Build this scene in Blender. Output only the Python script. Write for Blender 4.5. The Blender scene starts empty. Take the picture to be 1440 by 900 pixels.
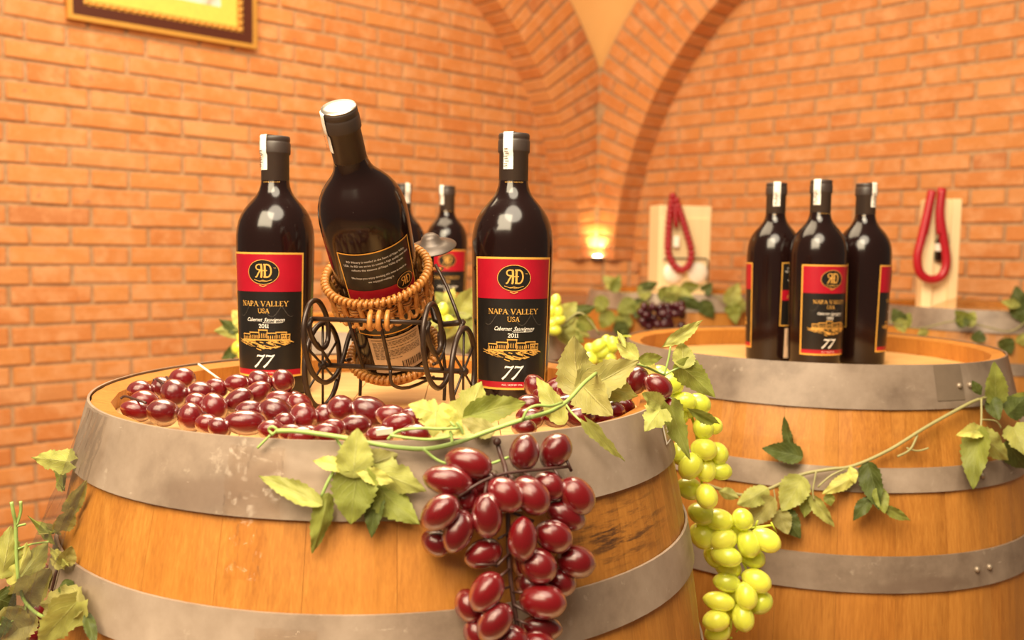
import bpy, bmesh, math, random
from mathutils import Vector, Matrix, Euler, noise as mnoise
R = random.Random(7)
pi = math.pi
C = bpy.context.scene.collection
scene = bpy.context.scene

# ------------------------------------------------------------------ camera
F, PITCH, ROLL, TOP = 1318.0, 0.08084, 0.01595, 0.95      # focal in px (1440 wide), barrel-top height
CAM = Vector((0, 0, TOP + 0.1554))
cd = bpy.data.cameras.new('camera'); cam = bpy.data.objects.new('camera', cd); C.objects.link(cam)
cd.sensor_fit = 'HORIZONTAL'; cd.sensor_width = 36; cd.lens = F / 1440 * 36
cd.clip_start = 0.05; cd.clip_end = 60
cam.matrix_world = Matrix.Translation(CAM) @ Matrix.Rotation(pi / 2 - PITCH, 4, 'X') @ Matrix.Rotation(ROLL, 4, 'Z')
cd.dof.use_dof = True; cd.dof.focus_distance = 0.93; cd.dof.aperture_fstop = 5.2
scene.camera = cam

# ------------------------------------------------------------------ world, lights, exposure
w = bpy.data.worlds.new('world'); scene.world = w; w.use_nodes = True
w.node_tree.nodes['Background'].inputs[0].default_value = (1.0, 0.80, 0.58, 1)
w.node_tree.nodes['Background'].inputs[1].default_value = 0.15
def area(name, loc, target, size, power, col, sy=None):
    l = bpy.data.lights.new(name, 'AREA'); l.energy = power; l.color = col; l.size = size
    if sy: l.shape = 'RECTANGLE'; l.size_y = sy
    o = bpy.data.objects.new(name, l); C.objects.link(o); o.location = loc
    o.rotation_euler = (Vector(target) - Vector(loc)).to_track_quat('-Z', 'Y').to_euler()
    return o
lf = area('ceiling_lamp_front_offscreen', (0.02, 0.12, TOP + 1.70), (0.0, 1.15, TOP), 1.4, 53, (1.0, 0.86, 0.64)); lf.data.shape = 'DISK'
area('ceiling_lamp_room_offscreen', (-0.35, 2.15, TOP + 2.0), (0.2, 2.7, TOP - .3), 1.6, 60, (1.0, 0.79, 0.52))
area('ceiling_lamp_back_offscreen', (-0.9, -0.5, TOP + 1.7), (0.35, 3.4, TOP - .1), 1.6, 122, (1.0, 0.83, 0.56))
scene.view_settings.view_transform = 'Standard'
scene.view_settings.look = 'None'
scene.view_settings.exposure = 0.17
scene.view_settings.gamma = 1.0
scene.view_settings.use_curve_mapping = False

# ------------------------------------------------------------------ pixel helpers
def ray(px, py):
    a, b = px - 720, py - 450; c, s = math.cos(ROLL), math.sin(ROLL)
    u = a * c + b * s; v = -a * s + b * c
    cp, sp = math.cos(PITCH), math.sin(PITCH); U = -v / F
    return Vector((u / F, cp + U * sp, -sp + U * cp))
def P(px, py, Y):
    d = ray(px, py); return CAM + d * (Y / d.y)
def PZ(px, py, z):
    d = ray(px, py); return CAM + d * ((z - CAM.z) / d.z)
def hit(px, py, p0, n):
    d = ray(px, py); return CAM + d * ((p0 - CAM).dot(n) / d.dot(n))
def proj(X):
    X = Vector(X) - CAM; cp, sp = math.cos(PITCH), math.sin(PITCH)
    D = X.y * cp - X.z * sp; U = X.y * sp + X.z * cp
    u = F * X.x / D; v = -F * U / D
    return (720 + u * math.cos(ROLL) - v * math.sin(ROLL), 450 + u * math.sin(ROLL) + v * math.cos(ROLL))

# ------------------------------------------------------------------ object helpers
def tag(o, label=None, cat=None, group=None, kind=None):
    if label: o['label'] = label
    if cat: o['category'] = cat
    if group: o['group'] = group
    if kind: o['kind'] = kind
    return o
def link(name, data, parent=None, mat=None):
    o = bpy.data.objects.new(name, data); C.objects.link(o)
    if parent is not None: o.parent = parent
    if mat is not None and data is not None: data.materials.append(mat)
    return o
def mesh(name, vf, smooth=False, mat=None):
    m = bpy.data.meshes.new(name); m.from_pydata([tuple(v) for v in vf[0]], [], vf[1])
    if smooth: m.polygons.foreach_set('use_smooth', [True] * len(m.polygons))
    if mat is not None: m.materials.append(mat)
    m.update(); return m
def obj(name, vf, mat, parent=None, smooth=False):
    return link(name, mesh(name, vf, smooth, mat), parent)
def empty(name, loc=(0, 0, 0), rot=None):
    o = bpy.data.objects.new(name, None); C.objects.link(o); o.location = loc; o.empty_display_size = .02
    if rot: o.rotation_euler = rot
    return o
def wpart(name, vf, mat, root, smooth=True):
    """part of a thing whose vertices are world coordinates (root is an unrotated Empty)"""
    L = root.location
    if root.parent: L = root.parent.location + L
    return obj(name, ([Vector(v) - L for v in vf[0]], vf[1]), mat, root, smooth)
def join(*vfs):
    V, Fc = [], []
    for v, f in vfs:
        n = len(V); V += list(v); Fc += [tuple(i + n for i in q) for q in f]
    return V, Fc
def xf(vf, M): return [M @ Vector(v) for v in vf[0]], vf[1]
def box(cx, cy, cz, sx, sy, sz):
    x, y, z = sx / 2, sy / 2, sz / 2
    v = [Vector((cx + a * x, cy + b * y, cz + c * z)) for a in (-1, 1) for b in (-1, 1) for c in (-1, 1)]
    return v, [(0, 1, 3, 2), (4, 6, 7, 5), (0, 4, 5, 1), (2, 3, 7, 6), (0, 2, 6, 4), (1, 5, 7, 3)]
def bbox(cx, cy, cz, sx, sy, sz, b=.002, jit=0.0, rnd=None):
    """bevelled box, optional jitter"""
    bm = bmesh.new(); v, f = box(0, 0, 0, sx, sy, sz)
    vs = [bm.verts.new(q) for q in v]
    for q in f: bm.faces.new([vs[i] for i in q])
    if jit:
        for q in bm.verts: q.co += Vector([(rnd.random() - .5) * jit for _ in range(3)])
    bmesh.ops.bevel(bm, geom=bm.edges[:], offset=b, segments=1, affect='EDGES')
    bm.verts.index_update()
    out = [q.co + Vector((cx, cy, cz)) for q in bm.verts], [tuple(x.index for x in q.verts) for q in bm.faces]
    bm.free(); return out
def lathe(prof, n=48, cap=True):
    V, Fc = [], []
    for r, z in prof:
        for k in range(n):
            a = 2 * pi * k / n; V.append(Vector((r * math.cos(a), r * math.sin(a), z)))
    for i in range(len(prof) - 1):
        for k in range(n):
            k2 = (k + 1) % n; Fc.append((i * n + k, i * n + k2, (i + 1) * n + k2, (i + 1) * n + k))
    if cap:
        Fc.append(tuple(range(n - 1, -1, -1))); Fc.append(tuple(range((len(prof) - 1) * n, len(prof) * n)))
    return V, Fc
def smoothpts(pts, sub=4):
    pts = [Vector(p) for p in pts]
    if len(pts) < 3: return pts
    o = []
    for i in range(len(pts) - 1):
        a = pts[max(i - 1, 0)]; b = pts[i]; c = pts[i + 1]; d = pts[min(i + 2, len(pts) - 1)]
        for k in range(sub):
            t = k / sub
            o.append(.5 * ((2 * b) + (c - a) * t + (2 * a - 5 * b + 4 * c - d) * t * t + (3 * b - a - 3 * c + d) * t ** 3))
    o.append(pts[-1]); return o
def tube(pts, r, n=8, sub=4, closed=False):
    pts = smoothpts(pts, sub) if sub > 1 else [Vector(p) for p in pts]
    if closed: pts = pts[:-1] if (pts[0] - pts[-1]).length < 1e-6 else pts
    m = len(pts); V, Fc = [], []; up = None
    for i, p in enumerate(pts):
        if closed: t = pts[(i + 1) % m] - pts[i - 1]
        else: t = pts[min(i + 1, m - 1)] - pts[max(i - 1, 0)]
        t = t.normalized() if t.length > 1e-9 else Vector((0, 0, 1))
        if up is None: up = Vector((0, 0, 1)) if abs(t.z) < .9 else Vector((1, 0, 0))
        x = up.cross(t).normalized(); y = t.cross(x); up = y
        rr = r(i / (m - 1)) if callable(r) else r
        for k in range(n):
            a = 2 * pi * k / n; V.append(p + x * math.cos(a) * rr + y * math.sin(a) * rr)
    for i in range(m if closed else m - 1):
        j = (i + 1) % m
        for k in range(n):
            k2 = (k + 1) % n; Fc.append((i * n + k, i * n + k2, j * n + k2, j * n + k))
    if not closed: Fc.append(tuple(range(n - 1, -1, -1))); Fc.append(tuple(range((m - 1) * n, m * n)))
    return V, Fc
def sphere(c, r, n=12, m=8, sx=1, sy=1, sz=1):
    V, Fc = [], []
    for i in range(1, m):
        t = pi * i / m
        for k in range(n):
            a = 2 * pi * k / n
            V.append(Vector(c) + Vector((r * sx * math.sin(t) * math.cos(a), r * sy * math.sin(t) * math.sin(a), r * sz * math.cos(t))))
    for i in range(m - 2):
        for k in range(n):
            k2 = (k + 1) % n; Fc.append((i * n + k, (i + 1) * n + k, (i + 1) * n + k2, i * n + k2))
    a = len(V); V += [Vector(c) + Vector((0, 0, r * sz)), Vector(c) - Vector((0, 0, r * sz))]
    for k in range(n):
        k2 = (k + 1) % n; Fc.append((a, k, k2)); Fc.append((a + 1, (m - 2) * n + k2, (m - 2) * n + k))
    return V, Fc

# ------------------------------------------------------------------ materials
class NT:
    def __init__(s, name):
        s.m = bpy.data.materials.new(name); s.m.use_nodes = True; s.t = s.m.node_tree; s.b = s.t.nodes['Principled BSDF']
        s.out = s.t.nodes['Material Output']
    def n(s, ty, **k):
        q = s.t.nodes.new(ty)
        for a, v in k.items():
            if isinstance(a, str) and hasattr(q, a): setattr(q, a, v)
        return q
    def l(s, a, b): s.t.links.new(a, b)
    def set(s, **k):
        for a, v in k.items():
            i = s.b.inputs[a.replace('_', ' ')]
            i.default_value = (*v, 1) if isinstance(v, tuple) and len(v) == 3 and i.type == 'RGBA' else v
        return s
    def coords(s, kind='Object', scale=(1, 1, 1), rnd=0.0):
        tc = s.n('ShaderNodeTexCoord'); mp = s.n('ShaderNodeMapping'); mp.inputs['Scale'].default_value = scale
        s.l(tc.outputs[kind], mp.inputs['Vector'])
        if rnd:
            oi = s.n('ShaderNodeObjectInfo'); mu = s.n('ShaderNodeMath', operation='MULTIPLY'); mu.inputs[1].default_value = rnd
            s.l(oi.outputs['Random'], mu.inputs[0]); s.l(mu.outputs[0], mp.inputs['Location'])
        return mp.outputs[0]
    def noise(s, vec, scale, detail=4, rough=.6, dist=0):
        q = s.n('ShaderNodeTexNoise'); q.inputs['Scale'].default_value = scale; q.inputs['Detail'].default_value = detail
        q.inputs['Roughness'].default_value = rough; q.inputs['Distortion'].default_value = dist
        if vec: s.l(vec, q.inputs['Vector'])
        return q.outputs['Fac']
    def ramp(s, fac, stops):
        q = s.n('ShaderNodeValToRGB'); e = q.color_ramp.elements
        while len(e) < len(stops): e.new(.5)
        for i, (p, c) in enumerate(stops): e[i].position = p; e[i].color = (*c, 1) if len(c) == 3 else c
        s.l(fac, q.inputs[0]); return q.outputs[0]
    def mix(s, fac, a, b, bt='MIX'):
        q = s.n('ShaderNodeMix', data_type='RGBA', blend_type=bt)
        for i, v in ((0, fac), (6, a), (7, b)):
            if isinstance(v, (int, float)): q.inputs[i].default_value = v
            elif isinstance(v, tuple): q.inputs[i].default_value = (*v, 1)
            else: s.l(v, q.inputs[i])
        return q.outputs[2]
    def bump(s, h, strength=.3, dist=.002):
        q = s.n('ShaderNodeBump'); q.inputs['Strength'].default_value = strength; q.inputs['Distance'].default_value = dist
        s.l(h, q.inputs['Height']); s.l(q.outputs[0], s.b.inputs['Normal'])
    def col(s, c): s.l(c, s.b.inputs['Base Color']); return s
def plain(name, col, rough=.5, metal=0, **k):
    t = NT(name); t.set(Base_Color=col, Roughness=rough, Metallic=metal, **k)
    v = t.coords(); h = t.noise(v, 60, 3)
    t.col(t.mix(.25, col, t.ramp(h, [(.3, tuple(c * .75 for c in col)), (.7, tuple(min(1, c * 1.2) for c in col))])))
    return t.m
M = {}
# brick: per-brick hue from object random + island random
t = NT('brick'); oi = t.n('ShaderNodeObjectInfo'); ge = t.n('ShaderNodeNewGeometry')
ad = t.n('ShaderNodeMath', operation='ADD'); t.l(oi.outputs['Random'], ad.inputs[0]); t.l(ge.outputs['Random Per Island'], ad.inputs[1])
fr = t.n('ShaderNodeMath', operation='FRACT'); t.l(ad.outputs[0], fr.inputs[0])
base = t.ramp(fr.outputs[0], [(0, (.53, .172, .034)), (.35, (.58, .220, .048)), (.6, (.62, .250, .062)), (.82, (.54, .185, .038)), (.95, (.64, .29, .09)), (1, (.40, .115, .030))])
gv = t.coords('Object', (1, 1, 1), 37)
patch = t.ramp(t.noise(gv, 14, 5, .65), [(.45, (0, 0, 0)), (.68, (1, 1, 1))])
c1 = t.mix(patch, base, (.68, .34, .15))
spot = t.ramp(t.noise(gv, 30, 2, .5), [(.22, (1, 1, 1)), (.3, (0, 0, 0))])
c2 = t.mix(spot, c1, (.30, .12, .06))
t.col(t.mix(.25, c2, t.ramp(t.noise(gv, 160, 3), [(.3, (.5, .17, .06)), (.7, (.8, .36, .16))])))
t.set(Roughness=.78); t.bump(t.noise(gv, 90, 5), .5, .003); M['brick'] = t.m
t = NT('mortar'); v = t.coords(); t.col(t.ramp(t.noise(v, 40, 5), [(.3, (.36, .20, .10)), (.7, (.54, .34, .19))])); t.set(Roughness=.95)
t.bump(t.noise(v, 150, 4), .6, .003); M['mortar'] = t.m
t = NT('plaster'); v = t.coords(); t.col(t.ramp(t.noise(v, 3, 4), [(.3, (.70, .37, .125)), (.7, (.76, .43, .16))])); t.set(Roughness=.9)
t.bump(t.noise(v, 60, 4), .15, .002); M['plaster'] = t.m
t = NT('floor_tile'); v = t.coords(); t.col(t.ramp(t.noise(v, 5, 5), [(.3, (.30, .17, .09)), (.7, (.42, .26, .15))])); t.set(Roughness=.35); M['tile'] = t.m
def wood(name, cols, vert=True, rough=.45, scale=1.0, rnd=11.0, wear=0.25):
    t = NT(name); sc = (55 * scale, 55 * scale, 1.1 * scale) if vert else (1.1 * scale, 55 * scale, 55 * scale)
    v = t.coords('Object', tuple(q * 8 for q in sc), rnd); g0 = t.noise(v, 1.0, 5, .6, .6)
    vb = t.coords('Object', sc, rnd); g1 = t.noise(vb, 1.0, 5, .62, 1.2); am = t.n('ShaderNodeMath', operation='MULTIPLY_ADD'); am.inputs[1].default_value = .55
    hm = t.n('ShaderNodeMath', operation='MULTIPLY'); hm.inputs[1].default_value = .45; t.l(g1, hm.inputs[0]); t.l(g0, am.inputs[0]); t.l(hm.outputs[0], am.inputs[2]); g = am.outputs[0]
    c = t.ramp(g, [(.34, cols[0]), (.5, cols[1]), (.66, cols[2])])
    v2 = t.coords('Object', (5, 5, 1.4) if vert else (1.4, 5, 5), rnd * 2); big = t.noise(v2, 1.5, 3)
    c = t.mix(t.ramp(big, [(.3, (0, 0, 0)), (.75, (.6, .6, .6))]), c, cols[2])
    oi = t.n('ShaderNodeObjectInfo'); tint = t.ramp(oi.outputs['Random'], [(0, (.90, .88, .84)), (.5, (1, 1, 1)), (1, (.95, .90, .84))])
    c = t.mix(1.0, c, tint, 'MULTIPLY')
    v3 = t.coords('Object', (14, 14, 60) if vert else (60, 14, 14), rnd * 3)
    st = t.ramp(t.noise(v3, .35, 6, .75), [(.60, (0, 0, 0)), (.78, (1, 1, 1))])
    c = t.mix(t.mix(1.0, st, (wear, wear, wear), 'MULTIPLY'), c, (.10, .035, .012))
    if name == 'oak':                              # scorched rub marks low on the right of the cart barrel
        gp = t.n('ShaderNodeNewGeometry'); sx = t.n('ShaderNodeVectorMath', operation='SUBTRACT'); sx.inputs[1].default_value = (.090, .815, .855); t.l(gp.outputs['Position'], sx.inputs[0])
        sv = t.n('ShaderNodeVectorMath', operation='MULTIPLY'); sv.inputs[1].default_value = (9, 9, 26); t.l(sx.outputs[0], sv.inputs[0])
        ln = t.n('ShaderNodeVectorMath', operation='LENGTH'); t.l(sv.outputs[0], ln.inputs[0])
        msk = t.ramp(ln.outputs['Value'], [(.25, (1, 1, 1)), (1, (0, 0, 0))])
        nv = t.n('ShaderNodeMapping'); nv.inputs['Scale'].default_value = (22, 22, 170); nv.inputs['Rotation'].default_value = (0, .12, 0); t.l(gp.outputs['Position'], nv.inputs['Vector'])
        sk_ = t.ramp(t.noise(nv.outputs[0], 1, 5, .7), [(.48, (0, 0, 0)), (.62, (1, 1, 1))])
        c = t.mix(t.mix(1.0, msk, sk_, 'MULTIPLY'), c, (.07, .028, .012))
    t.col(c); t.set(Roughness=rough); t.bump(g, .12, .001); M[name] = t.m
wood('oak', [(.27, .090, .012), (.40, .152, .023), (.51, .220, .041)])
wood('oak_pale', [(.50, .25, .075), (.62, .34, .12), (.70, .43, .18)], vert=False, rough=.6, wear=.12)
wood('oak_back', [(.48, .21, .05), (.58, .28, .07), (.66, .36, .11)])
wood('pine', [(.78, .56, .30), (.85, .66, .38), (.88, .72, .46)], rough=.55, wear=.05)
wood('dark_wood', [(.16, .06, .022), (.26, .10, .035), (.36, .15, .05)], vert=False, rough=.5)
t = NT('hoop_steel'); v = t.coords('Object', (1, 1, 1), 7); a = t.noise(v, 9, 6, .65); b2 = t.noise(v, 45, 5, .7)
c = t.ramp(a, [(.3, (.19, .135, .100)), (.5, (.33, .25, .192)), (.72, (.45, .355, .285))])
c = t.mix(t.ramp(b2, [(.62, (0, 0, 0)), (.75, (.55, .55, .55))]), c, (.62, .52, .42))
c = t.mix(t.ramp(t.noise(t.coords('Object', (1, 1, 3), 13), 5, 3), [(.62, (0, 0, 0)), (.7, (.6, .6, .6))]), c, (.20, .135, .10))
oi = t.n('ShaderNodeObjectInfo'); c = t.mix(1.0, c, t.ramp(oi.outputs['Random'], [(0, (.66, .63, .61)), (1, (1.02, 1, .98))]), 'MULTIPLY')
c = t.mix(t.ramp(t.noise(t.coords('Object', (1, 1, 7), 23), 26, 5, .7), [(.66, (0, 0, 0)), (.72, (.5, .5, .5))]), c, (.66, .55, .44))
t.col(c); t.set(Metallic=.12, Roughness=.5); t.bump(b2, .15, .001); M['hoop'] = t.m
M['rivet'] = plain('rivet_steel', (.30, .23, .17), .45, .5)
t = NT('bottle_glass'); t.set(Base_Color=(.010, .0035, .003), Roughness=.15, IOR=1.5)
v = t.coords(); dn = t.noise(v, 420, 2, .5); t.col(t.mix(t.ramp(dn, [(.74, (0, 0, 0)), (.80, (.35, .35, .35))]), (.010, .0035, .003), (.25, .2, .17)))
M['glass'] = t.m
M['capsule'] = plain('capsule_foil', (.040, .026, .021), .45)
M['gold'] = plain('gold_print', (.74, .40, .09), .38, .25)
M['gold_line'] = plain('gold_line', (.80, .42, .075), .35, .2)
M['label_black'] = plain('label_black', (.010, .008, .007), .32)
M['label_red'] = plain('label_red', (.33, .004, .016), .36)
M['white_print'] = plain('white_print', (.86, .80, .72), .6)
M['paper'] = plain('paper_strip', (.85, .78, .70), .7)
M['tan_paper'] = plain('tan_paper', (.62, .44, .29), .6)
M['ink'] = plain('ink', (.05, .03, .025), .6)
M['scroll_grey'] = plain('faint_scroll', (.075, .06, .05), .5)
M['iron'] = plain('wrought_iron', (.040, .022, .015), .34, .35)
M['pewter'] = plain('pewter', (.10, .075, .062), .4, .35)
wood('wicker', [(.26, .08, .014), (.42, .16, .032), (.56, .26, .066)], rough=.4, wear=.2)
def translucent(name, col, sss, rough=.22, radius=(1, .2, .1), scale=.012, trans=0.0, coat=.35):
    t = NT(name); t.set(Roughness=rough); t.b.inputs['Subsurface Weight'].default_value = sss
    t.b.inputs['Subsurface Radius'].default_value = radius; t.b.inputs['Subsurface Scale'].default_value = scale
    t.b.inputs['Transmission Weight'].default_value = trans; t.b.inputs['IOR'].default_value = 1.42
    t.b.inputs['Coat Weight'].default_value = coat; t.b.inputs['Coat Roughness'].default_value = .22
    oi = t.n('ShaderNodeObjectInfo'); tint = t.ramp(oi.outputs['Random'], [(0, tuple(c * .75 for c in col)), (1, tuple(min(1, c * 1.15) for c in col))])
    t.col(tint); M[name] = t.m
translucent('grape_red', (.165, .004, .007), .0, .26, (1, .04, .04), .014, trans=.40, coat=.15)
translucent('grape_green', (.86, .96, .10), .75, .28, (1, 1, .25), .02, trans=.2)
translucent('grape_dark', (.055, .006, .012), .15, .25, (1, .1, .1), .006)
M['twig'] = plain('twig_brown', (.055, .020, .015), .45)
M['vine_green'] = plain('vine_green', (.30, .42, .115), .45)
M['vine_dull'] = plain('vine_dull', (.30, .27, .11), .5)
M['green_twig'] = plain('green_twig', (.55, .62, .06), .45)
def leafmat(name, col, vein):
    t = NT(name); uv = t.n('ShaderNodeTexCoord'); sp = t.n('ShaderNodeSeparateXYZ'); t.l(uv.outputs['UV'], sp.inputs[0])
    ab = t.n('ShaderNodeMath', operation='ABSOLUTE'); sb = t.n('ShaderNodeMath', operation='SUBTRACT'); sb.inputs[1].default_value = .5
    t.l(sp.outputs['X'], sb.inputs[0]); t.l(sb.outputs[0], ab.inputs[0])
    m1 = t.n('ShaderNodeMath', operation='MULTIPLY'); m1.inputs[1].default_value = 1.1; t.l(ab.outputs[0], m1.inputs[0])
    s2 = t.n('ShaderNodeMath', operation='SUBTRACT'); t.l(sp.outputs['Y'], s2.inputs[0]); t.l(m1.outputs[0], s2.inputs[1])
    m2 = t.n('ShaderNodeMath', operation='MULTIPLY'); m2.inputs[1].default_value = 6; t.l(s2.outputs[0], m2.inputs[0])
    pp = t.n('ShaderNodeMath', operation='PINGPONG'); pp.inputs[1].default_value = .5; t.l(m2.outputs[0], pp.inputs[0])
    side = t.ramp(pp.outputs[0], [(0, (1, 1, 1)), (.08, (0, 0, 0))]); mid = t.ramp(ab.outputs[0], [(0, (1, 1, 1)), (.025, (0, 0, 0))])
    vm = t.mix(1, side, mid, 'ADD')
    v = t.coords('Object', (1, 1, 1), 5); n = t.noise(v, 1.6, 4, .6)
    c = t.ramp(n, [(.3, tuple(x * .72 for x in col)), (.55, col), (.75, tuple(min(1, x * 1.22) for x in col))])
    c = t.mix(t.mix(1, vm, (.45, .45, .45), 'MULTIPLY'), c, vein); t.col(c); t.set(Roughness=.5)
    t.b.inputs['Specular IOR Level'].default_value = .3
    tr = t.n('ShaderNodeBsdfTranslucent'); t.l(c, tr.inputs[0]); mx = t.n('ShaderNodeMixShader'); mx.inputs[0].default_value = .35
    t.l(t.b.outputs[0], mx.inputs[1]); t.l(tr.outputs[0], mx.inputs[2]); t.l(mx.outputs[0], t.out.inputs[0])
    q = t.n('ShaderNodeBump'); q.inputs['Strength'].default_value = .35; q.inputs['Distance'].default_value = .02
    t.l(vm, q.inputs['Height']); t.l(q.outputs[0], t.b.inputs['Normal']); M[name] = t.m
leafmat('leaf_yellow', (.68, .66, .17), (.82, .80, .42))
leafmat('leaf_light', (.44, .45, .115), (.62, .62, .27))
leafmat('leaf_mid', (.27, .30, .058), (.42, .45, .15))
leafmat('leaf_olive', (.38, .35, .11), (.52, .47, .20))
leafmat('leaf_dark', (.10, .125, .030), (.24, .30, .10))
t = NT('clear_film'); t.t.nodes.remove(t.b)
tr = t.n('ShaderNodeBsdfTransparent'); tr.inputs[0].default_value = (.96, .93, .90, 1); gl = t.n('ShaderNodeBsdfGlossy'); gl.inputs['Roughness'].default_value = .16
gl.inputs[0].default_value = (.9, .84, .76, 1)
lw = t.n('ShaderNodeLayerWeight'); lw.inputs[0].default_value = .2; mu = t.n('ShaderNodeMath', operation='MULTIPLY_ADD'); mu.inputs[1].default_value = .30; mu.inputs[2].default_value = .015
t.l(lw.outputs['Fresnel'], mu.inputs[0]); mx = t.n('ShaderNodeMixShader'); t.l(mu.outputs[0], mx.inputs[0]); t.l(tr.outputs[0], mx.inputs[1]); t.l(gl.outputs[0], mx.inputs[2])
t.l(mx.outputs[0], t.out.inputs[0]); bp = t.n('ShaderNodeBump'); bp.inputs['Strength'].default_value = .5; bp.inputs['Distance'].default_value = .004
nz = t.noise(t.coords('Object'), 38, 4, .6, 1.5); t.l(nz, bp.inputs['Height']); t.l(bp.outputs[0], gl.inputs['Normal']); t.l(bp.outputs[0], lw.inputs['Normal']); M['film'] = t.m
M['frame_gold'] = plain('frame_gold', (.72, .37, .075), .35, .4)
M['frame_dark'] = plain('frame_dark', (.085, .022, .012), .3)
M['mat_yellow'] = plain('mat_yellow', (.86, .56, .10), .5)
t = NT('picture_print'); v = t.coords('Object', (1, 1, 1)); n = t.noise(v, 9, 3, .5, .8)
t.col(t.ramp(n, [(.3, (.50, .25, .17)), (.42, (.80, .58, .50)), (.52, (.88, .80, .80)), (.62, (.86, .66, .60)), (.75, (.55, .42, .50))])); t.set(Roughness=.25); M['picture'] = t.m
M['red_cord'] = plain('red_cord', (.30, .004, .010), .4)
M['red_strap'] = plain('red_strap', (.40, .008, .018), .36)
t = NT('lamp_glow'); t.set(Base_Color=(1, .9, .7)); t.b.inputs['Emission Color'].default_value = (1, .86, .62, 1); t.b.inputs['Emission Strength'].default_value = 14; M['glow'] = t.m
M['foil'] = plain('capsule_top_foil', (.62, .56, .50), .32, .9)
M['white_plastic'] = plain('white_plastic', (.85, .78, .68), .4)

# ================================================================== THE SETTING: brick corner
aL, aR = .8281, -.7416
dL = Vector((math.sin(aL), math.cos(aL), 0)); dR = Vector((math.sin(aR), math.cos(aR), 0))
pL = Vector((-1.66448651, 3.04, 0)); COR = Vector((.38169588, 4.91848975, 0)) + dL * .063
uL, uR = -dL, -dR                                  # from the corner towards the viewer
nL = Vector((dL.y, -dL.x, 0)); nR = Vector((-dR.y, dR.x, 0))     # into the room
CH, PH, LS, LH, JT = .06642, .19, .262, .131, .012
DEP = .15
S0, AR_, AZ, AW = .12, 1.469, 1.03, .385           # arch: offset of the pier, radius, springing height, ring width
SC = S0 + AR_
fl = obj('floor', box(0.2, 2.4, -.03, 7, 7, .06), M['mortar']); tag(fl, 'brown tiled floor', None, None, 'structure')
tm = mesh('floor_tile', bbox(0, 0, 0, .392, .392, .02, .003), False, M['tile'])
for i in range(12):
    for j in range(13):
        x, y = -2.2 + i * .4, .2 + j * .4
        q = Vector((x, y, 0)) - COR
        if q.dot(nL) < .2 or q.dot(nR) < .2: continue
        link('tile', tm, fl).location = (x, y, .003)

variants = {}
for nm, ln in (('s', LS - JT), ('h', LH - JT)):
    variants[nm] = [mesh('brick', bbox(0, 0, 0, ln, .05, CH - JT + .001, .004, .005, R), False, M['brick']) for _ in range(5)]
def occluded(px, py):
    if px < 5 or px > 1435 or py < 4 or py > 880: return True
    if 130 < px < 980 and py > 620: return True
    if px > 900 and py > 520: return True
    if 60 < px < 140 and py > 660: return True
    if 345 < px < 435 and py > 260: return True
    if 670 < px < 765 and py > 240: return True
    if px < 110 and py > 760: return True
    if 150 < px < 870 and py > 545: return True
    if px > 800 and py > 425: return True
    return False
def brick_wall(name, u, n, along, phase, zmax, smax, label, spans):
    rot = Matrix((( u.x, n.x, 0), (u.y, n.y, 0), (0, 0, 1))).to_4x4()
    c = COR + u * (smax / 2)
    bk = xf(box(0, 0, 0, smax, .12, 2.75), Matrix.Translation(c - n * (.06 + .007) + Vector((0, 0, 1.375))) @ rot)
    wall = obj(name, bk, M['mortar']); tag(wall, label, None, None, 'structure')
    cand, rest = [], []
    nrow = int(zmax / CH)
    for k in range(-1, nrow):
        z = (k + PH + .5) * CH
        if z < .02: continue
        s = -1.0 + (phase if k % 2 else phase + (LS + LH) / 2) - 2 * (LS + LH)
        i = 0
        while s < smax:
            ln = LS if i % 2 == 0 else LH
            a, b = s, s + ln; s = b; i += 1
            if b > smax or a < -.02: continue
            mid = (a + b) / 2; wc = COR + u * mid + Vector((0, 0, z)) - n * (.025 - R.uniform(-.0015, .0025))
            inside = not spans(mid, z)
            if not inside: continue
            px, py = proj(wc + n * .025)
            Mx = Matrix.Translation(wc) @ rot @ Matrix.Rotation(R.uniform(-.006, .006), 4, 'Y')
            it = ('s' if ln == LS else 'h', R.randrange(5), Mx)
            if (wc - CAM).y > .3 and not occluded(px, py):
                size = ln * (F / wc.y) ** 2
                cand.append((size, it))
            else: rest.append(it)
    cand.sort(key=lambda q: -q[0])
    for _, (ty, vi, Mx) in cand[:300]:
        o = link('brick', variants[ty][vi], wall); o.matrix_basis = Mx
    rest += [q[1] for q in cand[300:]]
    V, Fc = [], []
    for ty, vi, Mx in rest:
        me = variants[ty][vi]; n0 = len(V)
        V += [Mx @ q.co for q in me.vertices]; Fc += [tuple(i + n0 for i in p.vertices) for p in me.polygons]
    o = obj('brickwork', (V, Fc), M['brick'], wall); tag(o, None, None, None, 'stuff')
    return wall, len(cand)
def behind_arch(s, z):
    if s < .10: return z > 0                       # hidden behind the pier
    d = math.hypot(s - SC, max(z - AZ, 0))
    return z > AZ and s < SC and d > AR_ + .14
phaseL = (COR - pL).dot(dL) - .0284                 # joints measured on the photo
phaseL = 1.0 + phaseL % (LS + LH) - LS
brick_wall('wall_left', uL, nL, 1, phaseL, 2.42, 3.55, 'orange brick wall carrying the framed picture', behind_arch)
brick_wall('wall_right', uR, nR, 1, 1.07, 2.42, 3.4, 'orange brick wall behind the gift boxes', behind_arch)

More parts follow.
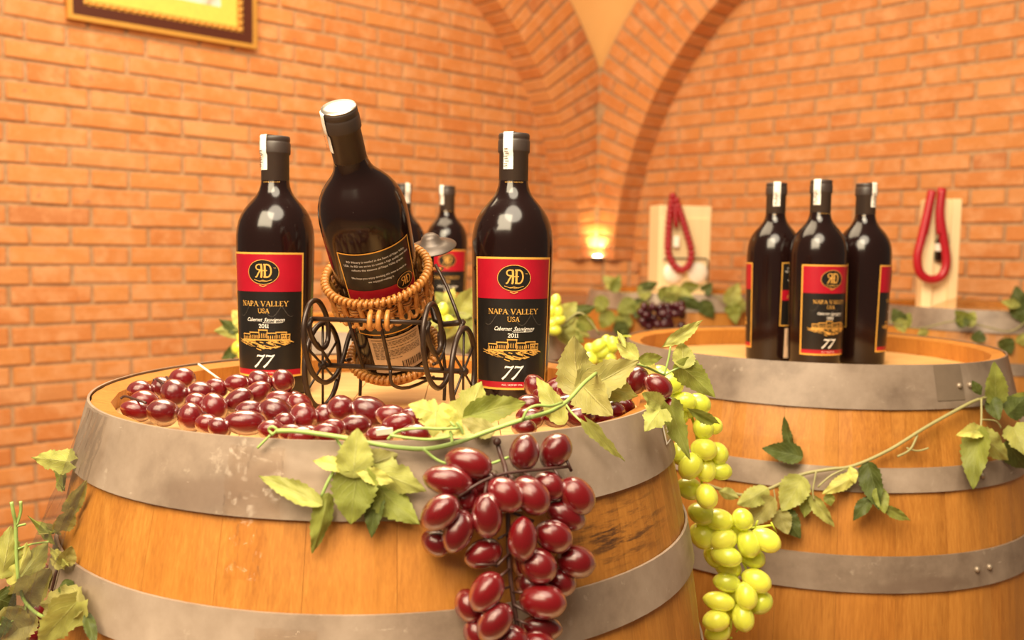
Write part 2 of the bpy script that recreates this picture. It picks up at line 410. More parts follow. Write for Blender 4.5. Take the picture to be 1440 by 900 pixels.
# pier pedestal (flat brick block below the arches) and the two arch rings
def arch(name, u, n, other_n, label):
    root = empty(name, COR); tag(root, label, None, None, 'structure')
    def W(s, z, d): return COR + u * (s + DEP) + n * d + Vector((0, 0, z))
    # backing core, slightly inside the bricks
    V, Fc = [], []; N = 40; amax = pi / 2
    for i in range(N + 1):
        a = amax * i / N
        for r, d in ((AR_ + .006, DEP - .008), (AR_ + AW, DEP - .008), (AR_ + .006, -.02), (AR_ + AW, -.02)):
            s = SC - r * math.cos(a); z = AZ + r * math.sin(a); V.append(W(max(s, -DEP if d < 0 else 0), z, d))
    for i in range(N):
        q = i * 4
        for a, b in ((0, 1), (1, 3), (3, 2), (2, 0)): Fc.append((q + a, q + b, q + 4 + b, q + 4 + a))
    wpart('arch_core', (V, Fc), M['mortar'], root, False)
    step = CH / (AR_ + AW * .35); k = 0; a = step / 2
    while a < amax:
        first = LH if k % 2 else LS
        for r0, ln in ((0, first), (first, AW - first)):
            ri, ro = AR_ + r0, AR_ + r0 + ln - JT
            sc_ = SC - (ri + ro) / 2 * math.cos(a)
            # ring bricks near the springing are cut off at the inner corner
            if SC - ri * math.cos(a) < .02: continue
            ho = ro
            while SC - ho * math.cos(a) < -.004 and ho > ri + .03: ho -= .01
            ht = (CH - JT) / 2
            vs = []
            for r in (ri, ho):
                for sgn in (-1, 1):
                    for d in (-.01, DEP + R.uniform(-.0015, .002)):
                        tt = ht * (.92 + .12 * (r - AR_) / AW)
                        s = SC - r * math.cos(a) - sgn * tt * math.sin(a) * -1
                        z = AZ + r * math.sin(a) + sgn * tt * math.cos(a)
                        s = SC - r * math.cos(a) + sgn * tt * math.sin(a)
                        vs.append(W(s, z, d))
            bm = bmesh.new(); bv = [bm.verts.new(q) for q in vs]
            for q in ((0, 1, 3, 2), (4, 6, 7, 5), (0, 4, 5, 1), (2, 3, 7, 6), (0, 2, 6, 4), (1, 5, 7, 3)): bm.faces.new([bv[i] for i in q])
            bmesh.ops.recalc_face_normals(bm, faces=bm.faces[:])
            bmesh.ops.bevel(bm, geom=bm.edges[:], offset=.003, segments=1, affect='EDGES'); bm.verts.index_update()
            vf = [q.co.copy() for q in bm.verts], [tuple(x.index for x in q.verts) for q in bm.faces]; bm.free()
            wpart('brick', vf, M['brick'], root, False)
        k += 1; a += step
    return root
arch('trim_1', uL, nL, nR, 'brick arch rib rising from the corner over the picture wall')
arch('trim_2', uR, nR, nL, 'brick arch rib rising from the corner over the gift box wall')
ped = empty('trim_3', COR); tag(ped, 'flat fronted brick pedestal below the arches in the corner', None, None, 'structure')
a0 = COR + uL * (DEP + S0 + .02) + nL * .0; a1 = COR + uR * (DEP + S0 + .02)
e = (a1 - a0); le = e.length; e.normalize(); en = Vector((e.y, -e.x, 0))
if en.dot(CAM - COR) < 0: en = -en
core = [COR.copy(), a0 - en * .01 + e * .0, a0 + en * .02, a1 + en * .02, a1 - en * .01]
nz_ = len(core); V = [q.copy() for q in core] + [q + Vector((0, 0, AZ - .004)) for q in core]
wpart('pedestal_core', (V, [tuple(range(nz_)), tuple(range(2 * nz_ - 1, nz_ - 1, -1))] + [(i, (i + 1) % nz_, nz_ + (i + 1) % nz_, nz_ + i) for i in range(nz_)]), M['mortar'], ped, False)
rotp = Matrix(((e.x, en.x, 0), (e.y, en.y, 0), (0, 0, 1))).to_4x4()
for k in range(int(AZ / CH)):
    z = AZ - (k + .5) * CH + .004; s = -.13 * (k % 2) - .02; i = k
    while s < le:
        ln = LS if i % 2 == 0 else LH; b = min(s + ln, le + .02); a = max(s, -.02); s += ln; i += 1
        if b - a < .05: continue
        o = obj('brick', bbox(0, 0, 0, b - a - JT, .05, CH - JT, .004, .003, R), M['brick'], ped)
        o.matrix_basis = Matrix.Translation(-COR) @ Matrix.Translation(a0 + e * ((a + b) / 2) + en * .005 + Vector((0, 0, z))) @ rotp
fx = COR + uL * DEP + uR * DEP
wpart('corner_joint', xf(lathe([(.014, AZ - .01), (.014, AZ + .96)], 12), Matrix.Translation(fx + (COR - fx).normalized() * .013)), M['mortar'], ped, False)
# vault plaster between the two arch extrados
V, Fc = [], []; N = 24
z0 = AZ + math.sqrt((AR_ + AW) ** 2 - SC ** 2)
for i in range(N + 1):
    z = z0 - .02 + (AZ + AR_ + AW - .02 - z0) * (i / N)
    s = SC - math.sqrt(max((AR_ + AW - .01) ** 2 - (z - AZ) ** 2, 0)); s = max(s, 0)
    A_ = COR + uL * (s + DEP) + nL * (DEP - .03); B_ = COR + uR * (s + DEP) + nR * (DEP - .03)
    for j in range(9):
        q = A_.lerp(B_, j / 8); q = q + (COR - q).normalized() * .10 * math.sin(pi * j / 8) * min(1, s * 2); V.append(q + Vector((0, 0, z)))
for i in range(N):
    for j in range(8): Fc.append((i * 9 + j, i * 9 + j + 1, (i + 1) * 9 + j + 1, (i + 1) * 9 + j))
cl = obj('ceiling', (V, Fc), M['plaster'], None, True); tag(cl, 'ochre plastered vault between the brick arches', None, None, 'structure')

# corner uplight
Fe = COR + uL * DEP + uR * DEP
lp = PZ(840, 366, AZ + .012)
q = hit(840, 366, Fe + (CAM - Fe).normalized() * .035 - Vector((0, 0, Fe.z)), Vector((0, 1, 0)))
q.z = AZ
up = empty('uplight', (q.x, q.y, AZ - .003)); tag(up, 'small round glowing uplight on the corner pedestal', 'lamp')
obj('lamp_body', lathe([(.026, 0), (.030, .004), (.030, .018), (.027, .022), (.020, .020)], 24), M['pewter'], up, True)
obj('lamp_lens', sphere((0, 0, .020), .024, 16, 8, 1, 1, .5), M['glow'], up, True)
l = bpy.data.lights.new('uplight', 'SPOT'); l.energy = 7; l.color = (1, .76, .34); l.spot_size = 2.0; l.spot_blend = .9; l.shadow_soft_size = .02
lo = link('uplight_beam', l, up); lo.location = (0, -.0, .05); lo.rotation_euler = (pi, 0, 0)

# ================================================================== BARRELS
BH = .95
def Rb(d):                                        # stave radius at depth d below the top
    return .362 - .0645 * (1 - d / (BH / 2)) ** 2
B1 = Vector((-.1376, 1.024, 0)); B2 = Vector((.4983, 1.576, 0))
REC = .025
def make_staves(n):
    a = pi / n - .0004; V, Fc = [], []; rows = 18; cols = 4
    for i in range(rows + 1):
        z = BH * i / rows; d = BH - z; r = Rb(d)
        for j in range(cols + 1):
            t = -a + 2 * a * j / cols; rr = r - (.0012 if j in (0, cols) else 0); V.append(Vector((rr * math.cos(t), rr * math.sin(t), z - (.0 if i < rows else .003))))
        for j in range(2):
            t = a - 2 * a * j; rr = r - .024 + (.006 if i in (0, rows) else 0); V.append(Vector((rr * math.cos(t), rr * math.sin(t), z - (.007 if i == rows else 0))))
    m = cols + 3
    for i in range(rows):
        for j in range(m): Fc.append((i * m + j, i * m + (j + 1) % m, (i + 1) * m + (j + 1) % m, (i + 1) * m + j))
    Fc.append(tuple(range(m - 1, -1, -1))); Fc.append(tuple(range(rows * m, rows * m + m)))
    return mesh('stave', (V, Fc), False, M['oak'])
NST = 28
stave_me = make_staves(NST)
def hoop_vf(d0, d1, th=.0024, n=96):
    r0, r1 = Rb(d0) + .0006, Rb(d1) + .0012
    prof = [(r0, BH - d0), (r0 + th, BH - d0), (r1 + th, BH - d1), (r1, BH - d1)]
    V, Fc = [], []
    for k in range(n):
        a = 2 * pi * k / n
        for r, z in prof: V.append(Vector((r * math.cos(a), r * math.sin(a), z)))
    for k in range(n):
        k2 = (k + 1) % n
        for j in (0, 2, 3): Fc.append((k * 4 + j, k * 4 + (j + 1) % 4, k2 * 4 + (j + 1) % 4, k2 * 4 + j))
    b = len(V)
    for k in range(n):
        a = 2 * pi * k / n
        for r, z in prof[1:3]: V.append(Vector((r * math.cos(a), r * math.sin(a), z)))
    for k in range(n):
        k2 = (k + 1) % n; Fc.append((b + k * 2, b + k * 2 + 1, b + k2 * 2 + 1, b + k2 * 2))
    return V, Fc
def head_vf(x0, x1, r, z0, th, n=12):
    x0 = max(x0, -r * .999); x1 = min(x1, r * .999); top = []
    f_ = lambda x: math.sqrt(max(r * r - x * x, 0))
    xs = [x0 + (x1 - x0) * i / n for i in range(n + 1)]
    up_ = [(x, f_(x)) for x in xs]; dn = [(x, -f_(x)) for x in reversed(xs)]
    poly = up_ + dn; m = len(poly)
    V = [Vector((x, y, z0)) for x, y in poly] + [Vector((x, y, z0 + th)) for x, y in poly]
    return V, [tuple(range(m)), tuple(range(2 * m - 1, m - 1, -1))] + [(i, m + i, m + (i + 1) % m, (i + 1) % m) for i in range(m)]
hoop_sets = {1: [(0.0005, .060), (.129, .170), (.262, .302)], 2: [(.0015, .061), (.138, .170), (.254, .302)]}
hoop_me = {}
def barrel(loc, label, hs=2, rot=0.0, group=None, rivet=True, rec=REC):
    root = empty('wine_barrel', loc, (0, 0, rot)); tag(root, label, 'barrel', group)
    for k in range(NST):
        o = link('stave', stave_me, root); o.rotation_euler.z = 2 * pi * k / NST
    hl = hoop_sets[hs]; hl = hl + [(BH - b, BH - a) for a, b in reversed(hl)]
    for a, b in hl:
        key = (round(a, 4), round(b, 4))
        if key not in hoop_me: hoop_me[key] = mesh('hoop', hoop_vf(a, b), True, M['hoop'])
        me = hoop_me[key]
        if not me.get('flat'):
            me.polygons.foreach_set('use_smooth', [i >= 3 * 96 for i in range(len(me.polygons))]); me['flat'] = 1
        h = link('hoop', me, root); h.rotation_euler.z = R.random() * 6
        if rivet:
            d = (a + b) / 2; ang = -h.rotation_euler.z + pi * 1.5 + .45 - rot
            for s in (-1, 1):
                rr = Rb(d) + .004; an = ang + s * .035
                q = obj('rivet', sphere((rr * math.cos(an), rr * math.sin(an), BH - d), .0045, 10, 6), M['rivet'], h, True)
    nb = 7; r = Rb(.03) - .0225
    for k in range(nb):
        w_ = 2 * r / nb; x0 = -r + k * w_
        obj('head_board', head_vf(x0 + .0004, x0 + w_ - .0004, r, BH - rec - .02, .02), M['oak_pale'], root)
    # croze shadow ring / inner chime
    return root
b1 = barrel((B1.x, B1.y, 0), 'oak wine barrel with cart, two bottles and red grapes on top', 1, .05)
b2 = barrel((B2.x, B2.y, 0), 'oak wine barrel carrying three bottles standing close together', 2, .4, None, True, .036)
lap = None
BD = Vector((-.20, 1.90, 0)); BA = Vector((.585, 3.42, 0)); BC = Vector((1.40, 2.78, 0))
barrel((BD.x, BD.y, 0), 'oak wine barrel behind the wicker bottle cart', 2, .9, None, False)
barrel((BA.x, BA.y, 0), 'oak wine barrel carrying the wide pine gift box', 2, 1.3, None, False)
barrel((BC.x, BC.y, 0), 'oak wine barrel carrying the narrow pine gift box', 2, .2, None, False)
# darker overlap plate on the head hoop of the second barrel
def barrel_patch(base, th0, th1, d0, d1, off, nx=8, nz=3, th=.001, wob=None):
    V, Fc = [], []
    for i in range(nz + 1):
        for j in range(nx + 1):
            a = th0 + (th1 - th0) * j / nx; d = d0 + (d1 - d0) * i / nz; r = Rb(d) + off + (wob(i / nz, j / nx) if wob else 0)
            V.append(Vector((r * math.cos(a), r * math.sin(a), BH - d)))
    for i in range(nz):
        for j in range(nx): Fc.append((i * (nx + 1) + j, i * (nx + 1) + j + 1, (i + 1) * (nx + 1) + j + 1, (i + 1) * (nx + 1) + j))
    return V, Fc
def ang_on(px, base, d):
    """angle on barrel front where pixel column px meets the surface"""
    best = None
    for i in range(720):
        a = pi + pi * i / 720; p = base + Vector((Rb(d) * math.cos(a), Rb(d) * math.sin(a), BH - d))
        e_ = abs(proj(p)[0] - px)
        vis = (CAM - p).to_2d().dot(Vector((math.cos(a), math.sin(a)))) > 0
        if vis and (best is None or e_ < best[0]): best = (e_, a)
    return best[1]
M['hoop_dark'] = plain('hoop_dark', (.22, .16, .115), .5, .3)
a_, b_ = ang_on(1313, B2, .03), ang_on(1351, B2, .03)
vf = barrel_patch(B2, a_ - .4, b_ - .4, .002, .050, .0042)
obj('hoop_lap', vf, M['hoop_dark'], b2, True)

def on_barrel(px, py, base, off=0.0):
    d = ray(px, py); best = None; t = .35
    while t < 4:
        p = CAM + d * t; dep = min(max(BH - p.z, 0), BH); r = math.hypot(p.x - base.x, p.y - base.y)
        g = r - (Rb(dep) + off)
        if best is None or g < best[0]: best = (g, p.copy())
        if g <= 0: return p
        t += .002
    return best[1]

# ================================================================== BOTTLES
BHt = .302
def rbot(z):                                       # body radius incl. slight downward taper
    return .0412 + (.0452 - .0412) * min(max(z / .17, 0), 1)
prof = [(.030, .004), (.034, .001), (.0385, 0), (.0405, .0025), (.0412, .006)] + [(rbot(z), z) for z in (.05, .10, .14, .165)] + \
    [(.0452, .178), (.0450, .186), (.0441, .1945), (.0423, .2025), (.0394, .2100), (.0354, .2168), (.0307, .2228), (.0260, .2280), (.0219, .2330), (.0189, .2385), (.0170, .2445), (.0160, .252), (.0156, .29)]
glass_me = mesh('glass_body', lathe(prof, 56), True, M['glass'])
cap_prof = [(.0160, .2435), (.0163, .2438), (.0162, .2800), (.0176, .2815), (.0178, .2830), (.0178, .2930), (.0173, .2945), (.0168, .2955), (.0173, .2965), (.0173, .3000), (.0166, .3018), (.010, .3020)]
cap_me = mesh('capsule', lathe(cap_prof, 40), True, M['capsule'])
def wrapc(s, t_, off, cyl=None):
    r = cyl if cyl else rbot(t_); a = s / (r if cyl else .0440)
    return Vector(((r + off) * math.sin(a), -(r + off) * math.cos(a), t_))
def sheet(s0, s1, t0, t1, off, nx=20, nz=6, cyl=None):
    V, Fc = [], []
    for i in range(nz + 1):
        for j in range(nx + 1): V.append(wrapc(s0 + (s1 - s0) * j / nx, t0 + (t1 - t0) * i / nz, off, cyl))
    for i in range(nz):
        for j in range(nx): a = i * (nx + 1) + j; Fc.append((a, a + 1, a + nx + 2, a + nx + 1))
    return V, Fc
def ell(cs, ct, rs, rt, off, n=36):
    V = [wrapc(cs, ct, off)]; Fc = []
    for q in (.5, 1):
        for k in range(n): a = 2 * pi * k / n; V.append(wrapc(cs + q * rs * math.cos(a), ct + q * rt * math.sin(a), off))
    for k in range(n):
        k2 = (k + 1) % n; Fc.append((0, 1 + k, 1 + k2)); Fc.append((1 + k, 1 + n + k, 1 + n + k2, 1 + k2))
    return V, Fc
def ring(cs, ct, rs, rt, w_, off, n=36):
    V, Fc = [], []
    for k in range(n):
        a = 2 * pi * k / n
        for q in (0, w_): V.append(wrapc(cs + (rs - q) * math.cos(a), ct + (rt - q) * math.sin(a), off))
    for k in range(n):
        k2 = (k + 1) % n; Fc.append((2 * k, 2 * k2, 2 * k2 + 1, 2 * k + 1))
    return V, Fc
def rib(pts, w_, off, cyl=None, flat=False):
    """ribbon along 2-D points on the label"""
    pts = [Vector((p[0], p[1])) for p in pts]; V, Fc = [], []
    for i, p in enumerate(pts):
        t_ = pts[min(i + 1, len(pts) - 1)] - pts[max(i - 1, 0)]
        t_ = t_.normalized() if t_.length else Vector((1, 0)); nn = Vector((-t_.y, t_.x))
        ww = w_ if not isinstance(w_, (list, tuple)) else w_[i]
        for s in (-.5, .5): V.append(wrapc(*(p + nn * ww * s), off, cyl))
    for i in range(len(pts) - 1): Fc.append((2 * i, 2 * i + 2, 2 * i + 3, 2 * i + 1))
    return V, Fc
TH, TN = .16, .07
def arcp(cx, cy, rx, ry, a0, a1, n=10): return [(cx + rx * math.cos(math.radians(a0 + (a1 - a0) * i / n)), cy + ry * math.sin(math.radians(a0 + (a1 - a0) * i / n))) for i in range(n + 1)]
SER = {  # serif capitals: (advance, [(points, width)])
    'N': (.86, [([(.14, 0), (.14, 1)], TN), ([(.14, 1), (.72, 0)], TH), ([(.72, 0), (.72, 1)], TN), ([(.02, .03), (.28, .03)], TN), ([(.0, .97), (.2, .97)], TN), ([(.58, .97), (.86, .97)], TN)]),
    'A': (.82, [([(.08, 0), (.40, 1)], TN), ([(.40, 1), (.72, 0)], TH), ([(.2, .36), (.6, .36)], TN), ([(-.04, .03), (.22, .03)], TN), ([(.56, .03), (.86, .03)], TN)]),
    'P': (.66, [([(.16, 0), (.16, 1)], TH), ([(.16, .96)] + arcp(.3, .72, .26, .25, 90, -90) + [(.16, .47)], .10), ([(.02, .03), (.34, .03)], TN), ([(.02, .97), (.2, .97)], TN)]),
    'V': (.80, [([(.08, 1), (.40, 0)], TH), ([(.40, 0), (.70, 1)], TN), ([(-.06, .97), (.24, .97)], TN), ([(.54, .97), (.84, .97)], TN)]),
    'L': (.66, [([(.16, 0), (.16, 1)], TH), ([(.02, .04), (.58, .04), (.60, .24)], TN), ([(.02, .97), (.32, .97)], TN)]),
    'E': (.68, [([(.16, 0), (.16, 1)], TH), ([(.02, .04), (.58, .04), (.60, .22)], TN), ([(.02, .96), (.54, .96), (.55, .8)], TN), ([(.16, .52), (.44, .52)], TN)]),
    'Y': (.80, [([(.08, 1), (.40, .45)], TH), ([(.40, .45), (.70, 1)], TN), ([(.40, .45), (.40, 0)], TH), ([(-.06, .97), (.24, .97)], TN), ([(.54, .97), (.84, .97)], TN), ([(.26, .03), (.56, .03)], TN)]),
    'U': (.84, [([(.14, 1), (.14, .3)] + arcp(.42, .3, .28, .28, 180, 360) + [(.70, .3), (.70, 1)], .11), ([(0, .97), (.3, .97)], TN), ([(.56, .97), (.84, .97)], TN)]),
    'S': (.62, [([(.52, .78), (.5, .9), (.3, .97), (.12, .86), (.1, .72), (.2, .58), (.42, .46), (.52, .3), (.48, .12), (.3, .03), (.1, .1), (.06, .26)], .11)]),
    '2': (.62, [([(.06, .74), (.12, .92), (.3, .98), (.48, .9), (.5, .7), (.38, .46), (.06, .06), (.56, .06)], .15)]),
    '0': (.66, [(arcp(.31, .5, .24, .47, 0, 360, 18), .15)]),
    '1': (.42, [([(.22, 0), (.22, .97)], .17), ([(.04, .8), (.22, .96)], .08), ([(.04, .04), (.4, .04)], .08)]),
    ' ': (.42, []),
}
def serif(text, cx, y0, h, off, squeeze=1.0):
    wd = sum(SER[c][0] for c in text) * h * squeeze; x = cx - wd / 2; out = []
    for c in text:
        adv, st = SER[c]
        for pts, w_ in st: out.append(rib([(x + p[0] * h * squeeze, y0 + p[1] * h) for p in pts], w_ * h, off))
        x += adv * h * squeeze
    return join(*out)
_tc = {}
def bfont(text, cx, y0, h, off, shear=0.0, width=None, cyl=None, align='CENTER', wt=0.0):
    cu = bpy.data.curves.new('t', 'FONT'); cu.body = text; cu.size = 1; cu.resolution_u = 2; cu.align_x = align; cu.shear = shear; cu.offset = wt
    o = bpy.data.objects.new('t', cu); C.objects.link(o)
    dg = bpy.context.evaluated_depsgraph_get(); me = bpy.data.meshes.new_from_object(o.evaluated_get(dg))
    vs = [v.co.copy() for v in me.vertices]; fs = [tuple(p.vertices) for p in me.polygons]
    bpy.data.objects.remove(o); bpy.data.curves.remove(cu); bpy.data.meshes.remove(me)
    xs = [v.x for v in vs]; k = h / .69; kx = k
    if width: kx = width / (max(xs) - min(xs))
    return [wrapc(cx + v.x * kx, y0 + v.y * k, off, cyl) for v in vs], fs
def cursive(pts, cx, y0, sx, sy, w_, off):
    q = smoothpts([(p[0], p[1], 0) for p in pts], 4); return rib([(cx + p.x * sx, y0 + p.y * sy) for p in q], w_, off)
def monogram(cx, cy, h, off):
    g = lambda pts, w_: rib([(cx + x * h, cy + y * h) for x, y in pts], w_ * h, off)
    return join(
        g([(-.22, -.62), (-.16, -.5), (-.14, 0), (-.16, .5), (-.22, .6)], .17),                                   # mirrored R stem
        g([(-.14, .55), (-.40, .58)] + arcp(-.42, .33, .24, .24, 90, 270, 8) + [(-.14, .08)], .11),
        g([(-.26, .08), (-.46, -.25), (-.58, -.52), (-.72, -.60)], .13),
        g([(.10, -.62), (.14, -.5), (.14, .5), (.10, .6)], .17),
        g([(.02, .56), (.34, .57)] + arcp(.34, 0, .34, .57, 85, -85, 12) + [(.02, -.56)], .13),
        g([(-.34, .02), (.34, .02)], .08))
L0, L1 = .0225, .1665
HW = .0475
lab_me = {}
def build_label_meshes():
    o1, o2, o3 = .0004, .0007, .0010
    lab_me['panel'] = mesh('label', sheet(-HW, HW, L0, L1, o1, 28, 6), True, M['label_black'])
    bw = .0022
    fr_ = join(sheet(-HW, HW, L1 - bw, L1, o2, 28, 1), sheet(-HW, HW, L0, L0 + bw, o2, 28, 1), sheet(-HW, -HW + bw, L0 + bw, L1 - bw, o2, 2, 6), sheet(HW - bw, HW, L0 + bw, L1 - bw, o2, 2, 6))
    lab_me['border'] = mesh('border', fr_, True, M['gold_line'])
    lab_me['red_band'] = mesh('red_band', sheet(-HW + bw, HW - bw, .1215, L1 - bw, o2, 28, 3), True, M['label_red'])
    lab_me['red_strip'] = mesh('red_strip', sheet(-HW + bw, HW - bw, L0 + bw, L0 + bw + .0065, o2, 28, 1), True, M['label_red'])
    cy = .1440
    lab_me['emblem'] = mesh('emblem', ell(0, cy, .0175, .0140, o3), True, M['label_black'])
    small = bfont('WINERY', 0, cy - .0112, .0016, .0017)
    flour = rib([(-.010, cy - .0085), (-.004, cy - .0105), (0, cy - .0092), (.004, cy - .0105), (.010, cy - .0085)], .0006, .0017)
    tmk = bfont('TM', .0128, cy + .004, .0013, .0017)
    base_fl = rib([(-.004, cy - .0150), (0, cy - .0165), (.004, cy - .0150)], .0008, .0017)
    lab_me['monogram'] = mesh('monogram', join(ring(0, cy, .0178, .0143, .0006, .0013), monogram(.0006, cy + .0015, .0125, .0016), small, flour, tmk, base_fl), False, M['gold'])
    lab_me['gold_lettering'] = mesh('gold_lettering', join(serif('NAPA VALLEY', 0, .1050, .0058, o3, 1.22), serif('USA', 0, .0970, .0052, o3, 1.12)), False, M['gold'])
    cab = bfont('Cabernet', -.0118, .0874, .0042, o3, .42, .0195); sau = bfont('Sauvignon', .0118, .0874, .0042, o3, .42, .0235)
    fl = cursive([(-.27, .2), (-.2, .1), (.2, .12), (.3, .3)], .010, .0855, .04, .004, .0004, o3)
    d7 = []
    for dx in (-.0055, .0055):
        d7.append(rib([(dx - .0030, .0462), (dx - .0022, .0481), (dx - .0006, .0477), (dx + .0034, .0472), (dx + .0068, .0488)], [.0007, .0014, .0019, .0016, .0008], o3))
        d7.append(rib([(dx + .0068, .0488), (dx + .0022, .0432), (dx - .0026, .0372), (dx - .0060, .0342)], [.0008, .0014, .0020, .0022], o3))
    alc = bfont('ALC. 14.5% BY VOL.', 0, L0 + bw + .0024, .0019, o3 + .0003, 0, .024)
    lab_me['white_lettering'] = mesh('white_lettering', join(cab, sau, fl, serif('2011', 0, .0800, .0042, o3, 1.35), alc, *d7), False, M['white_print'])
    sc = [rib([p for p in [(x * .012 + cx, .1015 + .0085 * math.sin(x * 2.2 + ph)) for x in [i / 8 - 1.2 for i in range(20)]]], .00045, o2) for cx, ph in ((-.018, .4), (.020, 2.6), (.006, 4.1))]
    lab_me['scrollwork'] = mesh('scrollwork', join(*sc), False, M['scroll_grey'])
    rr = random.Random(3); cas = []
    def rect(x0, x1, y0, y1): cas.append(sheet(x0, x1, y0, y1, o3, 2, 1))
    def outl(x0, x1, y0, y1, w_=.0006):
        cas.append(rib([(x0, y0), (x0, y1)], w_, o3)); cas.append(rib([(x1, y0), (x1, y1)], w_, o3)); cas.append(rib([(x0, y1), (x1, y1)], w_, o3)); cas.append(rib([(x0, y0), (x1, y0)], w_, o3))
    y = .0655
    for x0, x1, hh in ((-.028, -.018, .0065), (-.018, -.006, .0085), (-.006, .004, .0115), (.004, .014, .0080), (.014, .026, .0090), (.020, .030, .0065)):
        outl(x0, x1, y, y + hh); rect(x0 - .0006, x1 + .0006, y + hh, y + hh + .0010)
        n = max(2, int((x1 - x0) / .0024))
        for k in range(n):
            xx = x0 + (k + .5) * (x1 - x0) / n; rect(xx - .0004, xx + .0004, y + hh * .25, y + hh * .7)
        rect(x0, x1, y - .0002, y + .0012)
    for k in range(74):
        x = rr.uniform(-.034, .033); lim = .0115 * (1 - (abs(x + .002) / .040) ** 1.4); yy = y - rr.random() * max(lim, .001)
        ln = rr.uniform(.003, .008); sl = rr.uniform(-.45, -.1) if x > -.008 else rr.uniform(.0, .35) * -1
        cas.append(rib([(x - ln / 2, yy - sl * ln / 2), (x, yy + rr.uniform(-.0006, .0006)), (x + ln / 2, yy + sl * ln / 2)], rr.uniform(.0004, .0010), o3))
    lab_me['castle_print'] = mesh('castle_print', join(*cas), False, M['gold'])
    # back label -------------------------------------------------
    t0, t1, hb = .086, .168, .040
    lab_me['bpanel'] = mesh('back_label', sheet(-hb, hb, .062, t1, o1, 24, 4), True, M['label_black'])
    b_ = .0014
    lab_me['bborder'] = mesh('border', join(sheet(-hb, hb, t1 - b_, t1, o2, 24, 1), sheet(-hb, -hb + b_, .062, t1 - b_, o2, 2, 4), sheet(hb - b_, hb, .062, t1 - b_, o2, 2, 4), sheet(-hb, hb, .062, .062 + b_, o2, 24, 1)), True, M['gold_line'])
    lab_me['bband'] = mesh('red_band', sheet(-hb + b_, hb - b_, .105, .122, o2, 24, 2), True, M['label_red'])
    lines = ['RD Winery is nestled in the heart of Napa Valley,', 'USA. At RD we strive to create a high quality wine that', 'reflects the essence of Napa Valley grapes.', '', 'We hope you enjoy drinking this wine as much as', 'we enjoyed making it.']
    tx = []
    for i, s in enumerate(lines):
        if s: tx.append(bfont(s, 0, .1570 - i * .0050, .0025, o3, 0, .068 * len(s) / 54))
    lab_me['btext'] = mesh('white_lettering', join(*tx), False, M['white_print'])
    lab_me['bemblem'] = mesh('emblem', ell(.025, .1210, .0105, .0088, o3), True, M['label_black'])
    sg = cursive([(0, 0), (.08, .9), (.12, .1), (.2, .6), (.26, .1), (.32, .6), (.38, .1), (.46, .6), (.5, .1), (.58, .7), (.62, .1), (.72, .6), (.8, .2), (1.3, .5)], -.029, .1085, .030, .006, .0009, o3)
    lab_me['bgold'] = mesh('monogram', join(ring(.025, .1210, .0107, .0090, .0005, .0013), monogram(.0253, .1218, .0080, .0016), sg), False, M['gold'])
    lab_me['tan'] = mesh('info_label', sheet(-.030, .030, .008, .058, .0009, 18, 3), True, M['tan_paper'])
    ik = [sheet(-.027, .027, .0545, .0552, .0013, 12, 1)]
    rr = random.Random(5)
    for k in range(13):
        yy = .0515 - k * .0019; x = -.026
        while x < .026:
            ln = rr.uniform(.002, .006); ik.append(rib([(x, yy), (min(x + ln, .027), yy)], .0006, .0013)); x += ln + .0012
            if rr.random() < .05: break
    x = .002
    while x < .026:
        ww = rr.choice((.0005, .0009, .0014)); ik.append(sheet(x, x + ww, .0125, .0225, .0013, 1, 1)); x += ww + rr.choice((.0006, .001))
    lab_me['ink'] = mesh('ink_print', join(*ik), False, M['ink'])
    lab_me['stamp'] = mesh('tax_stamp', stamp_vf(), True, M['paper'])
    lab_me['stampink'] = mesh('stamp_print', join(*[rib([(x, z), (x + .004, z + rr.uniform(-.001, .001))], .0009, .0016, .0178) for x, z in [(-.003 + rr.uniform(-.002, .001), .265 + i * .0027) for i in range(8)]]), False, M['pewter'])
    nk = join(bfont('NAPA VALLEY', 0, .2465, .0022, .0003, 0, .021, .0163), bfont('USA', .030, .2465, .0022, .0003, 0, .006, .0163), bfont('USA', -.030, .2465, .0022, .0003, 0, .006, .0163))
    lab_me['neck'] = mesh('neck_lettering', nk, False, M['gold'])
    lab_me['neckline'] = mesh('neck_line', join(sheet(-.051, .051, .2447, .2450, .0003, 40, 1, .0163)), True, M['gold'])
def stamp_vf():
    V, Fc = [], []; w_ = .0058; path = []
    for z in (.262, .270, .279): path.append((.0169, z))
    path += [(.0184, .2815), (.0185, .287), (.0185, .293), (.0181, .298), (.0181, .3015), (.0168, .3027), (.010, .3028), (.003, .3028)]
    nx = 4
    for r, z in path:
        for j in range(nx + 1):
            a = (-w_ + 2 * w_ * j / nx) / max(r, .010); V.append(Vector((r * math.sin(a) if r > .01 else (-w_ + 2 * w_ * j / nx), -r * math.cos(a), z)))
    for i in range(len(path) - 1):
        for j in range(nx): a = i * (nx + 1) + j; Fc.append((a, a + 1, a + nx + 2, a + nx + 1))
    return V, Fc
build_label_meshes()
